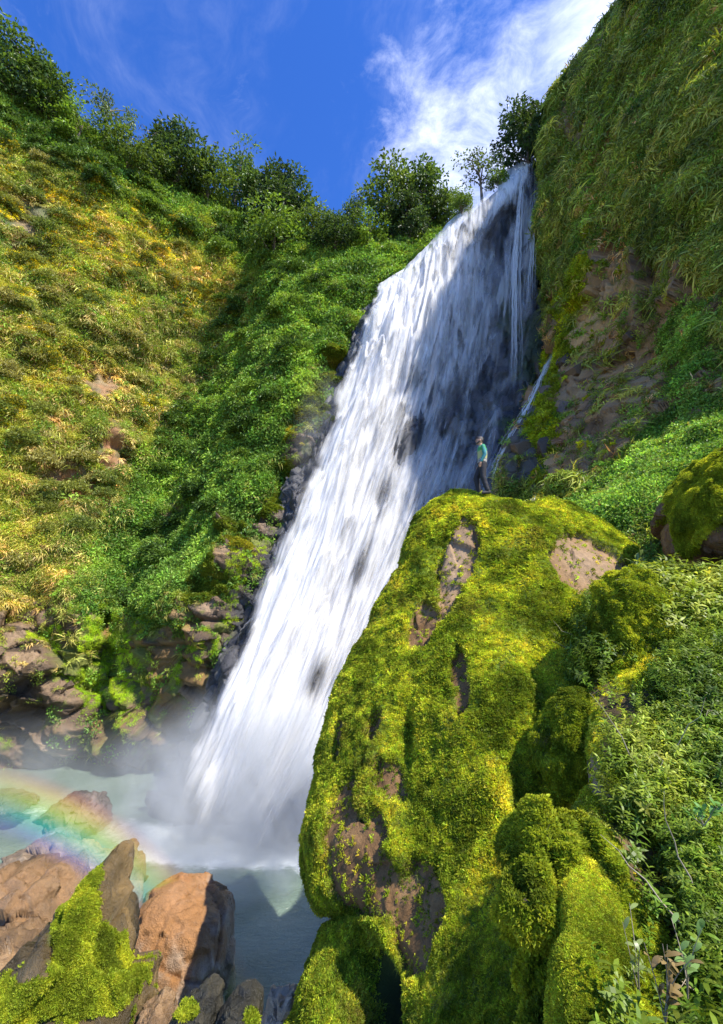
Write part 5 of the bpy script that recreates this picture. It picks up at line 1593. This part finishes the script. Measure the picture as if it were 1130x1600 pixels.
    for s in (-1, 1):
        el = (.045, s * .215, 1.15); wr = (-.065, s * .20, .945)
        sc_ += [((.02, s * .165, 1.40), el, .070, .055), (el, wr, .054, .040)]
    obj('shirt', blobmesh('shirt', sc_, ss2, .009, m, 2), t_)
    tc_ = []; ts_ = [((0, 0, .93), (.135, .155, .09))]
    for s in (-1, 1):
        kn = (-.17, s * .11, .53) if s == 1 else (-.03, s * .11, .51)
        an = (-.12, s * .12, .12) if s == 1 else (.07, s * .12, .12)
        tc_ += [((0, s * .085, .90), kn, .108, .082), (kn, an, .080, .066)]
    obj('trousers', blobmesh('trousers', tc_, ts_, .010, tr_m, 2), t_)
    for s in (-1, 1):
        an = (-.11, s * .12, .07) if s == 1 else (.08, s * .12, .07)
        obj('shoe', blobmesh('shoe', [((an[0] + .03, s * .12, .05), (an[0] - .15, s * .135, .035), .050, .042)], [((an[0] + .01, s * .12, .08), (.055, .05, .05))], .008, shoe, 2), t_)
    return t_


fp, (i, j) = on_surf(MROCK, 757, 773)
person((float(at(757, 772, fp[1])[0]), float(fp[1]), float(fp[2]) - .02), math.radians(-4))

# ================================================================== RAINBOW in the drifting spray
A = -np.array((SUN.x, SUN.y, SUN.z))
A = np.array((-.579, .394, -.713)); A /= np.linalg.norm(A)
e1 = np.cross(A, (0, 0, 1)); e1 /= np.linalg.norm(e1); e2 = np.cross(e1, A)
Dn = 15.2
na_, nr = 160, 14
ang = np.linspace(-math.pi, math.pi, na_); th = np.radians(np.linspace(31.6, 37.4, nr))
G = np.array((0, 0, H)) + Dn * (A * np.cos(th)[None, :, None] + (e1 * np.cos(ang)[:, None, None] + e2 * np.sin(ang)[:, None, None]) * np.sin(th)[None, :, None])
x_, y_, _ = proj(G)
vis = np.clip(1.0 * blob(x_, y_, 120, 1290, 190, 100, 35) + .55 * blob(x_, y_, 330, 1490, 90, 110, 50), 0, 1) * ((G[..., 1] > 3))
keepa = (G[:, nr // 2, 1] > 5) & (x_[:, nr // 2] > -200) & (y_[:, nr // 2] < 1750) & (y_[:, nr // 2] > 1000)
ii = np.where(keepa)[0]
if len(ii):
    G = G[ii]; vis = vis[ii]
rr_ = np.tile(np.linspace(0, 1, nr), (len(G), 1))
m, t = mat('rainbow')
ra = t.n('ShaderNodeAttribute', attribute_name='rad').outputs[2]
va = t.n('ShaderNodeAttribute', attribute_name='vis').outputs[2]
cr = t.n('ShaderNodeValToRGB', {0: ra})
els = cr.color_ramp.elements
for k, (p_, c_) in enumerate(((0, (.45, .40, .9)), (.2, (.25, .35, 1)), (.4, (.1, .85, .6)), (.58, (.65, .95, .1)), (.75, (1, .7, .1)), (.9, (1, .25, .1)), (1, (.9, .2, .2)))):
    e = els[k] if k < 2 else els.new(p_)
    e.position = p_; e.color = (*c_, 1)
env = t.m('MULTIPLY', t.ss(ra, 0, .3), t.ss(ra, .72, 1, 1, 0))
al = t.m('MULTIPLY', t.m('MULTIPLY', env, va), .32)
mx = t.n('ShaderNodeMixShader', {0: .5, 1: t.n('ShaderNodeBsdfDiffuse', {0: cr.outputs[0]}).outputs[0], 2: t.n('ShaderNodeBsdfTranslucent', {0: cr.outputs[0]}).outputs[0]})
t.n('ShaderNodeOutputMaterial', {0: t.n('ShaderNodeMixShader', {0: al, 1: t.n('ShaderNodeBsdfTransparent').outputs[0], 2: mx.outputs[0]})})
obj('rainbow', mesh_data('rainbow', G.reshape(-1, 3), grid_faces(len(G), nr), m, True, {'rad': ('F', rr_.ravel()), 'vis': ('F', vis.ravel())}),
    label='faint rainbow arching through the spray at the lower left', cat='rainbow', kind='stuff')
